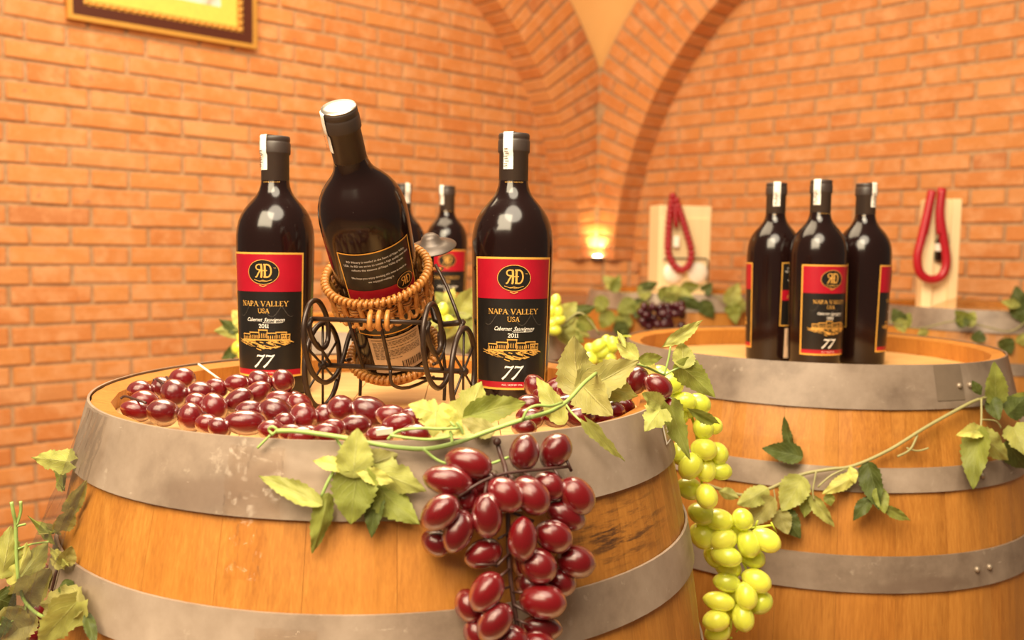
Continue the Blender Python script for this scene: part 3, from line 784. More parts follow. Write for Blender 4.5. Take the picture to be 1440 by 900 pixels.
def bottle(loc, yaw, stamp_yaw, label, group, mat=None):
    root = empty('wine_bottle', loc); tag(root, label, 'bottle', group)
    if mat is not None: root.matrix_world = mat
    else: root.rotation_euler = (0, 0, yaw)
    link('glass_body', glass_me, root)
    c = link('capsule', cap_me, root); link('neck_lettering', lab_me['neck'], c)['kind'] = 'stuff'; link('neck_line', lab_me['neckline'], c)
    lb = link('label', lab_me['panel'], root)
    for k in ('border', 'red_band', 'red_strip', 'emblem', 'monogram', 'gold_lettering', 'white_lettering', 'scrollwork', 'castle_print'):
        q = link(k, lab_me[k], lb)
        if 'letter' in k or k in ('scrollwork', 'castle_print', 'monogram'): q['kind'] = 'stuff'
    bl = link('back_label', lab_me['bpanel'], root); bl.rotation_euler.z = pi
    for k, s in (('border', 'bborder'), ('red_band', 'bband'), ('emblem', 'bemblem'), ('monogram', 'bgold'), ('white_lettering', 'btext')):
        q = link(k, lab_me[s], bl)
        if 'letter' in k or k == 'monogram': q['kind'] = 'stuff'
    il = link('info_label', lab_me['tan'], root); il.rotation_euler.z = pi; link('ink_print', lab_me['ink'], il)['kind'] = 'stuff'
    st = link('tax_stamp', lab_me['stamp'], root); st.rotation_euler.z = stamp_yaw - yaw; link('stamp_print', lab_me['stampink'], st)['kind'] = 'stuff'
    return root
HZ = TOP - REC
def bot_at(px, Y, z=HZ): q = P(px, 450, Y); return (q.x, q.y, z)
rd = math.radians
bottle(bot_at(388, 1.115), rd(-4), rd(-38), 'upright red and black labelled wine bottle beside the cart wheel and piled grapes', None)
bottle(bot_at(719, 1.05), rd(3), rd(-22), 'upright wine bottle behind the green leaves on the cart barrel, label fully visible', None)
Tp, Bp = P(476, 152, .887), P(562, 521, 1.068)
ax = (Tp - Bp).normalized(); vd = (CAM - Bp); yb = (vd - ax * vd.dot(ax)).normalized()
xb = yb.cross(ax)
MB_ = Matrix(((xb.x, yb.x, ax.x, 0), (xb.y, yb.y, ax.y, 0), (xb.z, yb.z, ax.z, 0), (0, 0, 0, 1)))
MB_ = Matrix.Translation(Tp - ax * BHt) @ MB_ @ Matrix.Rotation(rd(4), 4, 'Z')      # back label faces the viewer
tb = bottle((0, 0, 0), 0, rd(100), 'tilted wine bottle lying in the wicker basket cart, back label showing', None, MB_)
obj('cap_disc', lathe([(.0165, .3018), (.0170, .3022), (.0166, .3032), (.010, .3034)], 32), M['foil'], tb, True)
bottle(bot_at(627, 2.02), rd(6), rd(-40), 'wine bottle behind the cart with its red label half hidden by the basket', None)
bottle(bot_at(566, 1.97), rd(12), rd(40), 'wine bottle mostly hidden behind the tilted bottle', None)
bottle(bot_at(1147, 1.525, TOP - .036), rd(12), rd(-38), 'wine bottle standing in front of two others, its label facing out', None)
bottle(bot_at(1085, 1.605, TOP - .036), rd(-126), rd(-12), 'wine bottle of the group of three showing a bare dark side and back label edge', None)
bottle(bot_at(1210, 1.585, TOP - .036), rd(77), rd(28), 'wine bottle of the group of three whose label is turned to the narrow gift box', None)

# ================================================================== WICKER CART
cyaw = rd(12.5); ce = Vector((math.cos(cyaw), -math.sin(cyaw), 0)); cdv = Vector((math.sin(cyaw), math.cos(cyaw), 0))
WR = .0452; WL = Vector((-.2030, 1.002, HZ + WR + .0022)); LEN = .157
cart = empty('bottle_cart', (WL + ce * LEN / 2 - Vector((0, 0, WR)))[:]); tag(cart, 'black wrought iron cart with scrolled sides holding a wicker bottle basket', 'bottle holder')
def side(off, a, z): return WL + ce * off + cdv * a + Vector((0, 0, z))
wt = .0030
for off in (0, LEN):
    wr = wpart('wheel', tube([side(off, WR * math.cos(2 * pi * k / 40), WR * math.sin(2 * pi * k / 40)) for k in range(40)], wt, 8, 1, True), M['iron'], cart)
    for k in range(3):
        a = k * pi / 3 + pi / 2
        o = obj('spoke', xf(tube([side(off, WR * math.cos(a), WR * math.sin(a)), side(off, -WR * math.cos(a), -WR * math.sin(a))], .0014, 6, 1), Matrix.Translation(-cart.location)), M['iron'], wr, True)
    o = obj('hub', xf(sphere(side(off, 0, 0), .0055, 10, 8), Matrix.Translation(-cart.location)), M['iron'], wr, True)
wpart('axle', tube([side(-.004, 0, 0), side(LEN + .004, 0, 0)], .0028, 8, 1), M['iron'], cart)
# side scrolls: path in (a, z)
scr = [(.078, .045), (.050, .028), (.030, .002), (.010, -.013), (-.018, -.016), (-.048, -.002), (-.066, .025), (-.068, .050), (-.055, .069), (-.034, .071), (-.014, .055), (-.008, .036), (-.013, .024), (-.028, .021), (-.046, .032), (-.056, .046), (-.050, .054)]
for off in (.010, LEN - .022):
    wpart('side_scroll', tube([side(off, a, z) for a, z in scr], .0028, 8, 4), M['iron'], cart)
    wpart('strut', tube([side(off, -.036, .028), side(off, 0, 0)], .0017, 6, 1), M['iron'], cart)
    sm = [(.030, .002), (.055, .004), (.072, .020), (.066, .036), (.050, .034), (.050, .022)]
    io = .004 if off < .05 else -.020
    wpart('rear_curl', tube([side(off + io, a, z) for a, z in sm], .0018, 8, 4), M['iron'], cart)
    wpart('foot', tube([side(off + io, .066, .012), side(off + io, .074, -.012), side(off + io, .072, -WR + .001)], .0020, 8, 4), M['iron'], cart)
wpart('crossbar', tube([side(.010, -.050, .054), side(LEN - .022, -.050, .054)], .0024, 8, 1), M['iron'], cart)
wpart('crossbar', tube([side(.014, .073, -.020), side(LEN - .042, .073, -.020)], .0019, 8, 1), M['iron'], cart)
for p0, p1 in (((534, 452, .932), (549, 519, .980)), ((487, 440, .965), (511, 517, .990))):
    wpart('basket_strut', tube([P(*p0), P(*p1)], .0020, 6, 1), M['iron'], cart)
wpart('basket_strut', tube([P(549, 519, .980), P(552, 541, .985), P(575, 545, 1.03), P(610, 530, 1.08)], .0019, 6, 3), M['iron'], cart)
wpart('handle_rod', tube([P(612, 372, 1.05), P(629, 405, 1.04), P(648, 455, 1.02)], .0019, 6, 2), M['iron'], cart)
# wicker: bands around the bottle axis
ex = xb; ey = yb
def around(t_, r, a): return (Tp - ax * BHt) + ax * t_ + (ex * math.cos(a) + ey * math.sin(a)) * r
def coil_ring(tc, rc, rr, n, tilt=.5, gap=.78):
    out = []
    for k in range(n):
        a0 = 2 * pi * k / n; pts = []
        for j in range(9):
            ph = -pi * .62 + j / 8 * 2 * pi * .62 * 1.6; a = a0 + tilt * (j / 8 - .5) * 2 * pi / n * 1.3
            pts.append(around(tc + rr * math.sin(ph), rc + rr * math.cos(ph), a))
        out.append(tube(pts, pi * rc / n * gap, 5, 1))
    out.append(tube([around(tc, rc, 2 * pi * k / 40) for k in range(40)], rr * .8, 6, 1, True))
    return join(*out)
def band(name_root, t_lo, t_hi, r0, r1, ns, rows, rimr, loops=True):
    # stakes
    out = []
    for k in range(ns):
        a = 2 * pi * k / ns
        pts = [around(t_hi, r1, a), around((t_hi + t_lo) / 2, (r0 + r1) / 2 + .0022 * (-1) ** k, a), around(t_lo, r0 + .001, a)]
        out.append(tube(pts, .0030, 6, 3))
    wpart('basket_stakes', join(*out), M['wicker'], cart)
    out = []
    for i in range(rows):
        tt = t_lo + (t_hi - t_lo) * (i + .5) / rows; rr = r0 + (r1 - r0) * (i + .5) / rows; n = ns * 4
        for dz in (-.0016, .0016):
            out.append(tube([around(tt + dz, rr + .0022 * math.cos(ns / 2 * 2 * pi * k / n + pi * i), 2 * pi * k / n) for k in range(n)], .0015, 5, 1, True))
    wpart('basket_weave', join(*out), M['wicker'], cart)
    if loops:
        out = []
        for k in range(ns):                          # looped lower edge
            a = 2 * pi * (k + .5) / ns; h = pi / ns
            out.append(tube([around(t_lo + .004, r0 + .002, a - h), around(t_lo - .005, r0 + .004, a - h * .55), around(t_lo - .005, r0 + .004, a + h * .55), around(t_lo + .004, r0 + .002, a + h)], .0020, 6, 3))
        wpart('basket_edge_loops', join(*out), M['wicker'], cart)
    wpart('basket_rim', coil_ring(t_hi, r1, rimr, 60), M['wicker'], cart)
band(cart, .086, .113, .0500, .0550, 34, 3, .0031)
wpart('basket_base_ring', coil_ring(.004, .0500, .0036, 54), M['wicker'], cart)
wpart('basket_base', join(*[tube([around(-.004, r, 2 * pi * k / 36) for k in range(36)], .0028, 6, 1, True) for r in (.046, .040, .034, .028, .022, .016, .010)]), M['wicker'], cart)
out = []
for k in range(3):                                   # wraps that tie the basket to the crossbar
    c0 = P(521 + k * 12, 453, .929); out.append(tube([c0 + Vector((0, .003, .010)), c0 + Vector((0, -.005, .006)), c0 + Vector((0, -.0055, -.004)), c0 + Vector((0, .002, -.007))], .0028, 6, 3))
wpart('tie_wraps', join(*out), M['wicker'], cart)
wpart('wicker_shelf', xf(bbox(0, 0, 0, .030, .034, .004, .001), Matrix.Translation(P(604, 378, 1.075))), M['wicker'], cart, False)
hp = P(607, 347, 1.08)
hat = wpart('round_cap', xf(lathe([(.0005, .016), (.006, .0155), (.010, .012), (.012, .0065), (.017, .004), (.0285, 0), (.0288, -.0012), (.012, .001), (.004, 0)], 32, False), Matrix.Translation(hp) @ Matrix.Rotation(rd(22), 4, 'X') @ Matrix.Rotation(rd(-8), 4, 'Y')), M['pewter'], cart)
wpart('post', tube([hp, P(606, 380, 1.078), P(612, 450, 1.06), side(LEN - .022, .078, .045)], .0035, 8, 3), M['iron'], cart)

# ================================================================== GRAPES
def grape_vf(n=28, m=12, asp=.74):
    V, Fc = [], []
    for i in range(1, m):
        t_ = pi * i / m
        for k in range(n):
            a = 2 * pi * k / n; q = 1.035 if k in (0, n // 2) else 1.0
            egg = 1 + .06 * math.cos(t_)
            V.append(Vector((.5 * math.cos(t_), .5 * asp * egg * q * math.sin(t_) * math.cos(a), .5 * asp * egg * q * math.sin(t_) * math.sin(a))))
    for i in range(m - 2):
        for k in range(n): k2 = (k + 1) % n; Fc.append((i * n + k, i * n + k2, (i + 1) * n + k2, (i + 1) * n + k))
    a = len(V); V += [Vector((.515, 0, 0)), Vector((-.515, 0, 0))]
    for k in range(n): k2 = (k + 1) % n; Fc.append((a, k2, k)); Fc.append((a + 1, (m - 2) * n + k, (m - 2) * n + k2))
    return V, Fc
GV = grape_vf()
grape_me = {k: mesh('grape', GV, True, M[k]) for k in ('grape_red', 'grape_green', 'grape_dark')}
def grape(root, kind, pos, L, ang, W=None, tiltz=0.0, roll=None):
    """ang: direction of the long axis in the picture, degrees clockwise from the right; in 3-D it lies across the view"""
    v = (pos - CAM).normalized(); right = Vector((0, 0, 1)).cross(-v).normalized(); upv = (-v).cross(right)
    a = rd(ang); dx = (right * math.cos(a) - upv * math.sin(a) + v * tiltz).normalized()
    dz = (-v - dx * (-v).dot(dx)).normalized(); dy = dz.cross(dx)
    o = link('grape', grape_me[kind], root)
    W = W or L * .74
    if kind == 'grape_red': L, W = L * 1.1, W * 1.1
    if kind == 'grape_green': L, W = L * 1.12, W * 1.12
    k = W / (L * .74)
    mm = Matrix(((dx.x, dy.x, dz.x), (dx.y, dy.y, dz.y), (dx.z, dy.z, dz.z))).to_4x4()
    rl = R.uniform(0, 6.28) if roll is None else roll
    o.matrix_basis = Matrix.Translation(pos - root.location) @ mm @ Matrix.Rotation(rl, 4, 'X') @ Matrix.Diagonal((L, L * k, L * k, 1))
    return o
# hanging red bunch (crop pixels of a 2.814x zoom at 580,580)
hang = [(443, 158, 138, 112, 100, 0), (565, 153, 140, 115, -55, 0), (222, 200, 178, 112, 15, 0), (140, 270, 185, 112, 10, 0), (108, 398, 165, 120, -40, .5), (180, 470, 165, 115, -70, .3),
        (95, 515, 120, 100, 30, -.6), (295, 408, 165, 115, 85, .7), (367, 325, 150, 120, 40, .8), (468, 328, 165, 125, 45, .8), (540, 290, 130, 105, 20, .0), (650, 330, 155, 125, 50, .5), (605, 408, 160, 105, 20, .0),
        (435, 500, 165, 110, 90, .9), (558, 490, 150, 120, 20, .6), (280, 560, 150, 110, -20, -.1), (495, 605, 150, 125, 30, .6), (645, 590, 150, 120, 10, .4), (580, 670, 130, 105, 20, -.3), (292, 710, 160, 120, -55, .6),
        (515, 748, 178, 125, 5, .7), (325, 830, 160, 120, -50, .7), (512, 850, 155, 92, 5, .1), (225, 765, 130, 110, 60, -.4), (395, 900, 130, 110, 30, .4), (265, 880, 140, 110, 50, -.3), (215, 335, 120, 100, 80, -.5), (275, 275, 120, 100, 20, -.5),
        (470, 680, 130, 105, 10, -.5), (440, 590, 130, 100, 80, -.6), (495, 925, 140, 110, 10, .4), (330, 940, 140, 110, -40, .4), (430, 985, 140, 110, 70, .2)]
G = lambda x, y: (580 + x / 2.814, 580 + y / 2.814)
hc = empty('grape_bunch', on_barrel(*G(385, 240), B1, .02)[:]); tag(hc, 'bunch of dark red grapes hanging over the front of the cart barrel', 'grapes')
for x, y, L, W, an, ly in hang:
    px, py = G(x, y); p = on_barrel(px, py, B1, .0175 + .0165 * (ly + .6)); sc = p.y / F / 2.814
    grape(hc, 'grape_red', p, L * sc, an, W * sc, R.uniform(-.3, .3))
def G3(x, y, off): return on_barrel(*G(x, y), B1, off)
stems = [([(335, 118, .010), (350, 170, .014), (372, 245, .030), (378, 400, .030), (383, 600, .028), (402, 760, .028), (420, 880, .028), (425, 960, .026)], .0019),
         ([(182, 332, .034), (235, 297, .036), (300, 262, .036), (375, 240, .034), (480, 228, .034), (620, 214, .034)], .0013), ([(612, 192, .034), (629, 232, .034)], .0013),
         ([(560, 225, .034), (590, 265, .036)], .0011), ([(295, 270, .036), (285, 330, .040)], .0011), ([(380, 390, .030), (480, 430, .034)], .0012), ([(382, 560, .030), (330, 610, .034)], .0012), ([(250, 602, .036), (335, 602, .036)], .0009),
         ([(383, 620, .030), (345, 650, .040)], .0011), ([(400, 760, .030), (470, 800, .036)], .0012), ([(398, 710, .030), (435, 712, .040)], .0010), ([(385, 690, .030), (350, 700, .036)], .001), ([(412, 820, .030), (460, 840, .036)], .001), ([(375, 480, .030), (340, 500, .036)], .001),
         ([(440, 240, .034), (470, 250, .040)], .001), ([(380, 245, .034), (400, 262, .04)], .001), ([(315, 240, .036), (330, 248, .038)], .001)]
out = [tube([G3(*q) for q in pts], r, 7, 3 if len(pts) > 2 else 1) for pts, r in stems]
out.append(sphere(G3(335, 116, .012), .0034, 10, 8))
wpart('stem', join(*out), M['twig'], hc)

# bunches lying in the cart barrel (4.364x zoom at 150,500)
lay = [(145, 340, 175, 120, 20), (232, 292, 165, 145, 30), (212, 215, 140, 120, 10), (333, 200, 135, 125, 60), (440, 235, 175, 160, 70), (465, 155, 145, 125, 10), (345, 350, 180, 155, 20), (518, 380, 170, 150, 80), (660, 320, 175, 150, 70), (580, 225, 160, 135, 20),
       (655, 205, 130, 110, 30), (625, 425, 140, 120, 20), (700, 440, 140, 120, 40), (560, 300, 150, 130, 40)]
lay2 = [(835, 415, 235, 145, 5), (810, 275, 175, 130, -30), (920, 240, 185, 130, -40), (805, 185, 145, 115, 10), (945, 170, 150, 125, 50), (1083, 165, 140, 130, 70), (1015, 350, 200, 165, 35), (1080, 285, 180, 130, 20), (1180, 300, 150, 125, 40), (1010, 460, 150, 125, 10),
        (1235, 385, 180, 165, 70), (1310, 375, 150, 150, 60), (1140, 400, 130, 110, 20), (1350, 465, 150, 110, 5), (905, 345, 170, 130, 10), (1150, 480, 150, 110, 0), (1240, 485, 160, 110, 10)]
Q = lambda x, y: (150 + x / 4.364, 500 + y / 4.364)
RI = Rb(.02) - .026
def inside(px, py, Y, rad):
    for _ in range(200):
        p = P(px, py, Y); r = math.hypot(p.x - B1.x, p.y - B1.y)
        if r <= RI - rad or p.y > B1.y: break
        Y += .004
    if p.z < HZ + rad: p = PZ(px, py, HZ + rad * .95)
    return p
def pile(name_label, lst, tf, zoom, ybase, stempts):
    root = None
    for x, y, L, W, an in lst:
        px, py = tf(x, y); Y = ybase + (592 - py) * .0026; wm = W / zoom * Y / F
        p = inside(px, py, Y, wm * .56)
        if root is None: root = empty('grape_bunch', (p.x, p.y, HZ)); tag(root, name_label, 'grapes')
        grape(root, 'grape_red', p, L / zoom * p.y / F, an, W / zoom * p.y / F, R.uniform(-.35, .35))
        q = p.copy()
        while q.z > HZ + .030:                        # grapes underneath carry the pile
            q = q + Vector((R.uniform(-.006, .006), R.uniform(.0, .006), -.021)); q.z = max(q.z, HZ + .011)
            if math.hypot(q.x - B1.x, q.y - B1.y) > RI - .019: q += (Vector((B1.x, B1.y, q.z)) - q).normalized() * .019
            grape(root, 'grape_red', q, .030, R.uniform(0, 180), .023)
    wpart('stem', join(*[tube([P(*tf(x, y), Y) for x, y, Y in s], .0013, 6, 3) for s in stempts]), M['twig'], root)
pile('heap of dark red grapes against the rim, farthest from the tilted bottle', lay, Q, 4.364, .835, [[(85, 265, .90), (110, 250, .90), (150, 260, .89), (240, 290, .87)], [(285, 150, .95), (310, 148, .95), (350, 170, .93)], [(365, 132, .96), (385, 150, .95), (400, 180, .93)], [(230, 290, .90), (400, 330, .89), (560, 330, .88), (690, 430, .85)]])
pile('heap of dark red grapes lying against the upright bottle and cart wheel', lay2, Q, 4.364, .825, [[(1080, 432, .80), (1150, 435, .80), (1220, 440, .80)], [(830, 300, .89), (950, 330, .86), (1100, 420, .83), (1380, 450, .80)]])
lay3 = [(880, 215, 115, 88, 30), (835, 212, 80, 80, 60), (850, 255, 90, 66, 5), (960, 225, 92, 66, 10), (985, 250, 95, 66, -10), (1040, 282, 88, 62, 5), (770, 278, 80, 60, 10), (700, 288, 80, 60, 0), (800, 262, 70, 56, 15), (930, 285, 80, 56, 0), (1015, 232, 70, 60, 40)]
Q3 = lambda x, y: (100 + x / 2.143, 480 + y / 2.143)
pile('few dark red grapes lying in front of the cart', lay3, Q3, 2.143, .80, [[(870, 180, .86), (872, 188, .86), (880, 215, .85)], [(770, 275, .80), (800, 268, .80), (860, 262, .81)]])
lay4 = [(745, 588, 38, 28, 10), (768, 562, 40, 30, 30), (783, 548, 38, 30, -20), (800, 570, 42, 30, 5), (815, 588, 42, 30, 0), (832, 575, 38, 30, 10), (745, 570, 36, 28, 10), (780, 586, 40, 28, 10), (851, 590, 36, 26, 5), (737, 602, 34, 24, 0), (795, 552, 36, 28, 20), (865, 578, 36, 28, 10), (760, 545, 36, 28, 60), (846, 562, 36, 26, 0)]
pile('dark red grapes half covered by big olive leaves at the barrel rim', lay4, lambda x, y: (x, y), 1.0, .86, [[(740, 590, .82), (760, 580, .84), (778, 574, .86)]])
# a few grapes of the same kind hanging over the right edge
ro = empty('grape_bunch', P(905, 545, .98)[:]); tag(ro, 'few red grapes poking out between leaves above the green grapes', 'grapes')
for px, py, L, W, an, Y in ((896, 535, 37, 29, -75, .96), (925, 549, 40, 30, 30, .95), (927, 573, 32, 23, 60, .955), (884, 572, 34, 26, 10, .95)):
    grape(ro, 'grape_red', P(px, py, Y), L * Y / F, an, W * Y / F)
wpart('stem', tube([P(886, 562, .975), P(902, 545, .975), P(924, 556, .965)], .0013, 6, 3), M['twig'], ro)

# green bunch beside the cart barrel (2.645x zoom at 920,560)
grn = [(165, 20, 85, 70, 20, 0), (112, 12, 85, 65, 10, .3), (122, 40, 80, 65, 0, -.3), (182, 112, 75, 70, 60, .2), (215, 100, 75, 60, 20, -.3), (185, 190, 92, 75, 10, .6), (235, 205, 80, 72, 60, 0), (135, 253, 98, 80, -60, .7), (192, 265, 85, 70, 80, .4), (245, 270, 82, 62, 5, .1), (92, 205, 80, 62, 80, .2),
       (195, 365, 88, 74, 70, .7), (130, 335, 90, 75, 20, -.3), (175, 430, 95, 75, 20, .2), (238, 452, 105, 76, 10, .3), (180, 512, 98, 84, 40, .0), (328, 450, 78, 72, 60, .5), (255, 525, 98, 80, -20, .5), (350, 540, 98, 76, 70, .6), (415, 527, 106, 78, 25, .5), (267, 588, 108, 70, 8, .8),
       (275, 632, 90, 70, 10, -.2), (270, 685, 95, 66, 5, .3), (380, 678, 104, 78, 20, .5), (365, 592, 90, 70, 20, -.2), (342, 735, 96, 76, 75, .8), (240, 755, 108, 66, 5, .5), (395, 762, 90, 74, -40, .2), (230, 827, 94, 76, -15, .7), (330, 815, 98, 76, 75, .8), (235, 872, 90, 70, -20, .3), (300, 730, 80, 66, 30, -.3), (300, 480, 85, 70, 30, -.4), (225, 590, 85, 66, 40, -.4), (300, 790, 80, 66, 40, -.3),
       (60, -60, 95, 76, 30, .2), (30, -30, 90, 76, 10, -.2), (80, 60, 90, 72, 30, -.1), (10, -75, 90, 75, 70, -.2)]
G6 = lambda x, y: (920 + x / 2.645, 560 + y / 2.645)
gb = empty('grape_bunch', P(975, 560, 1.10)[:]); tag(gb, 'long bunch of yellow green grapes hanging between the two large barrels', 'grapes')
def gY(px, py): return 1.055 if px > 965 or py > 640 else 1.03
for x, y, L, W, an, ly in grn:
    px, py = G6(x, y); Y = (1.06 - .02 * ly) if py < 700 else (1.10 - .02 * ly)
    grape(gb, 'grape_green', P(px, py, Y), L / 2.645 * Y / F, an, W / 2.645 * Y / F, R.uniform(-.3, .3))
st6 = [([(100, -20), (150, 100), (170, 250), (190, 400), (240, 480), (300, 560), (320, 590), (345, 650), (330, 720), (290, 800), (285, 850), (275, 890)], .0018), ([(310, 490), (360, 482), (440, 472)], .0013), ([(375, 478), (385, 455)], .001), ([(435, 462), (455, 500)], .0011), ([(345, 650), (320, 660)], .0012), ([(285, 850), (262, 885), (290, 892)], .0012), ([(320, 845), (305, 870)], .0011)]
wpart('stem', join(*[tube([P(*G6(x, y), 1.075 + .03 * max(0, min(1, (y - 300) / 200))) for x, y in s], r, 6, 3) for s, r in st6]), M['green_twig'], gb)

# ================================================================== VINES
def leaf_vf(kind, seed, fold=.18, curl=.25, rip=.05):
    rr = random.Random(seed); rows, cols = 40, 12; V, Fc, UV = [], [], []
    def hw(v):
        if kind == 'ovate': h = math.sin(pi * min(v, 1) ** .62) ** .85 if 0 < v < 1 else 0
        elif kind == 'lobed':
            pts = [(0, .30), (.10, .78), (.22, 1.0), (.34, .80), (.40, .66), (.50, .74), (.58, .70), (.68, .46), (.80, .30), (.92, .13), (1, 0)]
            for (a, ha), (b, hb_) in zip(pts, pts[1:]):
                if a <= v <= b: h = ha + (hb_ - ha) * (v - a) / (b - a); break
        else: h = math.sin(pi * min(v, 1) ** .9) ** 1.1 if 0 < v < 1 else 0
        saw = (v * 10 + seed * .37) % 1
        return .5 * h * (1 + .17 * (.5 - saw)) if v < .995 else 0
    for i in range(rows + 1):
        v = i / rows
        for j in range(cols + 1):
            u = -1 + 2 * j / cols; x = u * hw(v); y = v - (.14 * abs(u) ** 1.3 * (1 - v) ** 2 if kind != 'narrow' else 0)
            z = fold * abs(x) * (1 if seed % 2 else -.6) - curl * (v - .35) ** 2 * (1 if seed % 3 else -1)
            z += rip * .5 * math.sin(abs(u) * 3.0 - v * 19) * abs(u) + rip * mnoise.noise(Vector((x * 3 + seed, y * 3, seed * 1.7)))
            V.append(Vector((x, y, z))); UV.append((.5 + u / 2, v))
    m = cols + 1
    for i in range(rows):
        for j in range(cols): Fc.append((i * m + j, i * m + j + 1, (i + 1) * m + j + 1, (i + 1) * m + j))
    return V, Fc, UV
LM = {}
def leaf_mesh(kind, var, mat):
    key = (kind, var, mat)
    if key not in LM:
        V, Fc, UV = leaf_vf(kind, var + 1, .22 + .1 * (var % 3), .22 + .12 * (var % 2), .06)
        me = mesh('leaf', (V, Fc), True, M[mat]); ul = me.uv_layers.new()
        for l_ in me.loops: ul.data[l_.index].uv = UV[l_.vertex_index]
        LM[key] = me
    return LM[key]
LK = {'y': 'leaf_yellow', 'l': 'leaf_light', 'm': 'leaf_mid', 'o': 'leaf_olive', 'd': 'leaf_dark'}
KD = {'o': 'ovate', 'b': 'lobed', 'n': 'narrow'}
def leaf(root, b, tp, wm, col, kind='o', tw=0.0, var=None):
    b, tp = Vector(b), Vector(tp); y = tp - b; L = y.length; y.normalize(); v = ((b + tp) / 2 - CAM).normalized()
    x = y.cross(-v).normalized(); z = x.cross(y)
    var = R.randrange(6) if var is None else var
    o = link('leaf', leaf_mesh(KD[kind], var, LK[col]), root)
    mm = Matrix(((x.x, y.x, z.x), (x.y, y.y, z.y), (x.z, y.z, z.z))).to_4x4()
    o.matrix_basis = Matrix.Translation(b - root.location) @ mm @ Matrix.Rotation(tw, 4, 'Y') @ Matrix.Diagonal((wm / max(.35, math.cos(tw)) , L, L * .8, 1))
    return o
def leaves(root, lst, dp):
    """lst: (base px, tip px, width px, colour, kind, twist[, extra offset base, tip])"""
    for q in lst:
        (bx, by), (tx, ty), wpx, col, kind, tw = q[:6]; e0, e1 = (q[6], q[7]) if len(q) > 7 else (0, 0)
        b = dp(bx, by, e0); tp = dp(tx, ty, e1); leaf(root, b, tp, wpx * (b.y + tp.y) / 2 / F, col, kind, tw)
def stem(root, pts, r, dp, mat='vine_green', name='stem'): return wpart(name, tube([dp(*(p if len(p) > 2 else (*p, 0))) for p in pts], r, 7, 4), M[mat], root)

# front rim garland --------------------------------------------------
def dp1(px, py, e_=0): return on_barrel(px, py, B1, .010 + e_)
v1 = empty('grape_vine', dp1(560, 626)[:]); tag(v1, 'green vine garland with pale leaves draped along the front rim of the cart barrel', 'vine')
stem(v1, [(384, 612), (378, 604), (383, 600), (389, 604), (384, 610), (380, 607)], .0011, dp1)
stem(v1, [(389, 606, .004), (415, 606, .005), (455, 611, .004), (487, 616, .004), (520, 623, .004), (560, 629, .004), (600, 631, .004), (640, 623, .005), (682, 608, .008), (720, 595, .010), (745, 587, .012)], .0019, dp1)
stem(v1, [(745, 587, .012), (778, 577, .004), (800, 562, -.02), (820, 540, -.03), (838, 525, -.04)], .0018, dp1)
stem(v1, [(595, 631, .004), (612, 645, .003), (628, 652, .003), (660, 657, .003), (690, 652, .003), (715, 643, .003)], .0012, dp1)
stem(v1, [(545, 618, .006), (560, 606, .008), (590, 602, .010), (618, 603, .012), (645, 602, .012)], .0012, dp1, name='tendril')
stem(v1, [(548, 612, .008), (575, 616, .010), (605, 618, .010), (634, 614, .010)], .0012, dp1, name='tendril')
stem(v1, [(642, 594, .012), (647, 600, .012), (652, 611, .012)], .0013, dp1, name='tendril'); stem(v1, [(633, 606, .011), (635, 614, .011), (636, 622, .011)], .0013, dp1, name='tendril')
stem(v1, [(735, 590, .014), (742, 576, .016), (756, 570, .016), (775, 571, .014), (790, 566, .0)], .0012, dp1, name='tendril')
stem(v1, [(380, 612), (370, 622), (362, 630)], .0010, dp1, name='tendril')
stem(v1, [(470, 613), (478, 625), (482, 634)], .0011, dp1); stem(v1, [(481, 645, .008), (464, 672, .012), (452, 698, .010)], .0013, dp1, 'vine_green')
leaves(v1, [((442, 705), (362, 667), 30, 'l', 'o', .2, .010, .004), ((460, 704), (441, 782), 30, 'm', 'o', -.3, .010, .004), ((495, 662), (438, 646), 22, 'y', 'n', .3, .012, .008), ((497, 664), (503, 602), 52, 'l', 'o', 0, .012, .014), ((500, 664), (556, 678), 24, 'y', 'n', -.2, .014, .010),
            ((503, 662), (492, 738), 66, 'm', 'o', .2, .010, .006), ((525, 660), (600, 692), 62, 'l', 'b', .1, .006, .008), ((512, 655), (560, 640), 40, 'o', 'o', .2, .004, .006), ((528, 690), (522, 757), 30, 'd', 'o', .1, .003, .004), ((525, 680), (588, 738), 52, 'm', 'o', -.2, .006, .004)], dp1)
leaves(v1, [((657, 588), (679, 535), 66, 'l', 'b', .2, -.02, -.03), ((662, 584), (742, 564), 38, 'm', 'o', -.2, -.02, -.015), ((690, 606), (648, 588), 28, 'o', 'o', .4, .0, -.01), ((610, 580), (574, 568), 40, 'y', 'b', .2, .004, .0), ((614, 570), (610, 614), 64, 'y', 'b', -.1, .0, .012), ((625, 585), (655, 612), 34, 'y', 'o', .3, .0, .012)], dp1)
stem(v1, [(640, 600, .008), (625, 585, .0), (610, 575, -.01), (607, 566, -.01), (612, 562, -.01)], .0010, dp1, name='tendril')
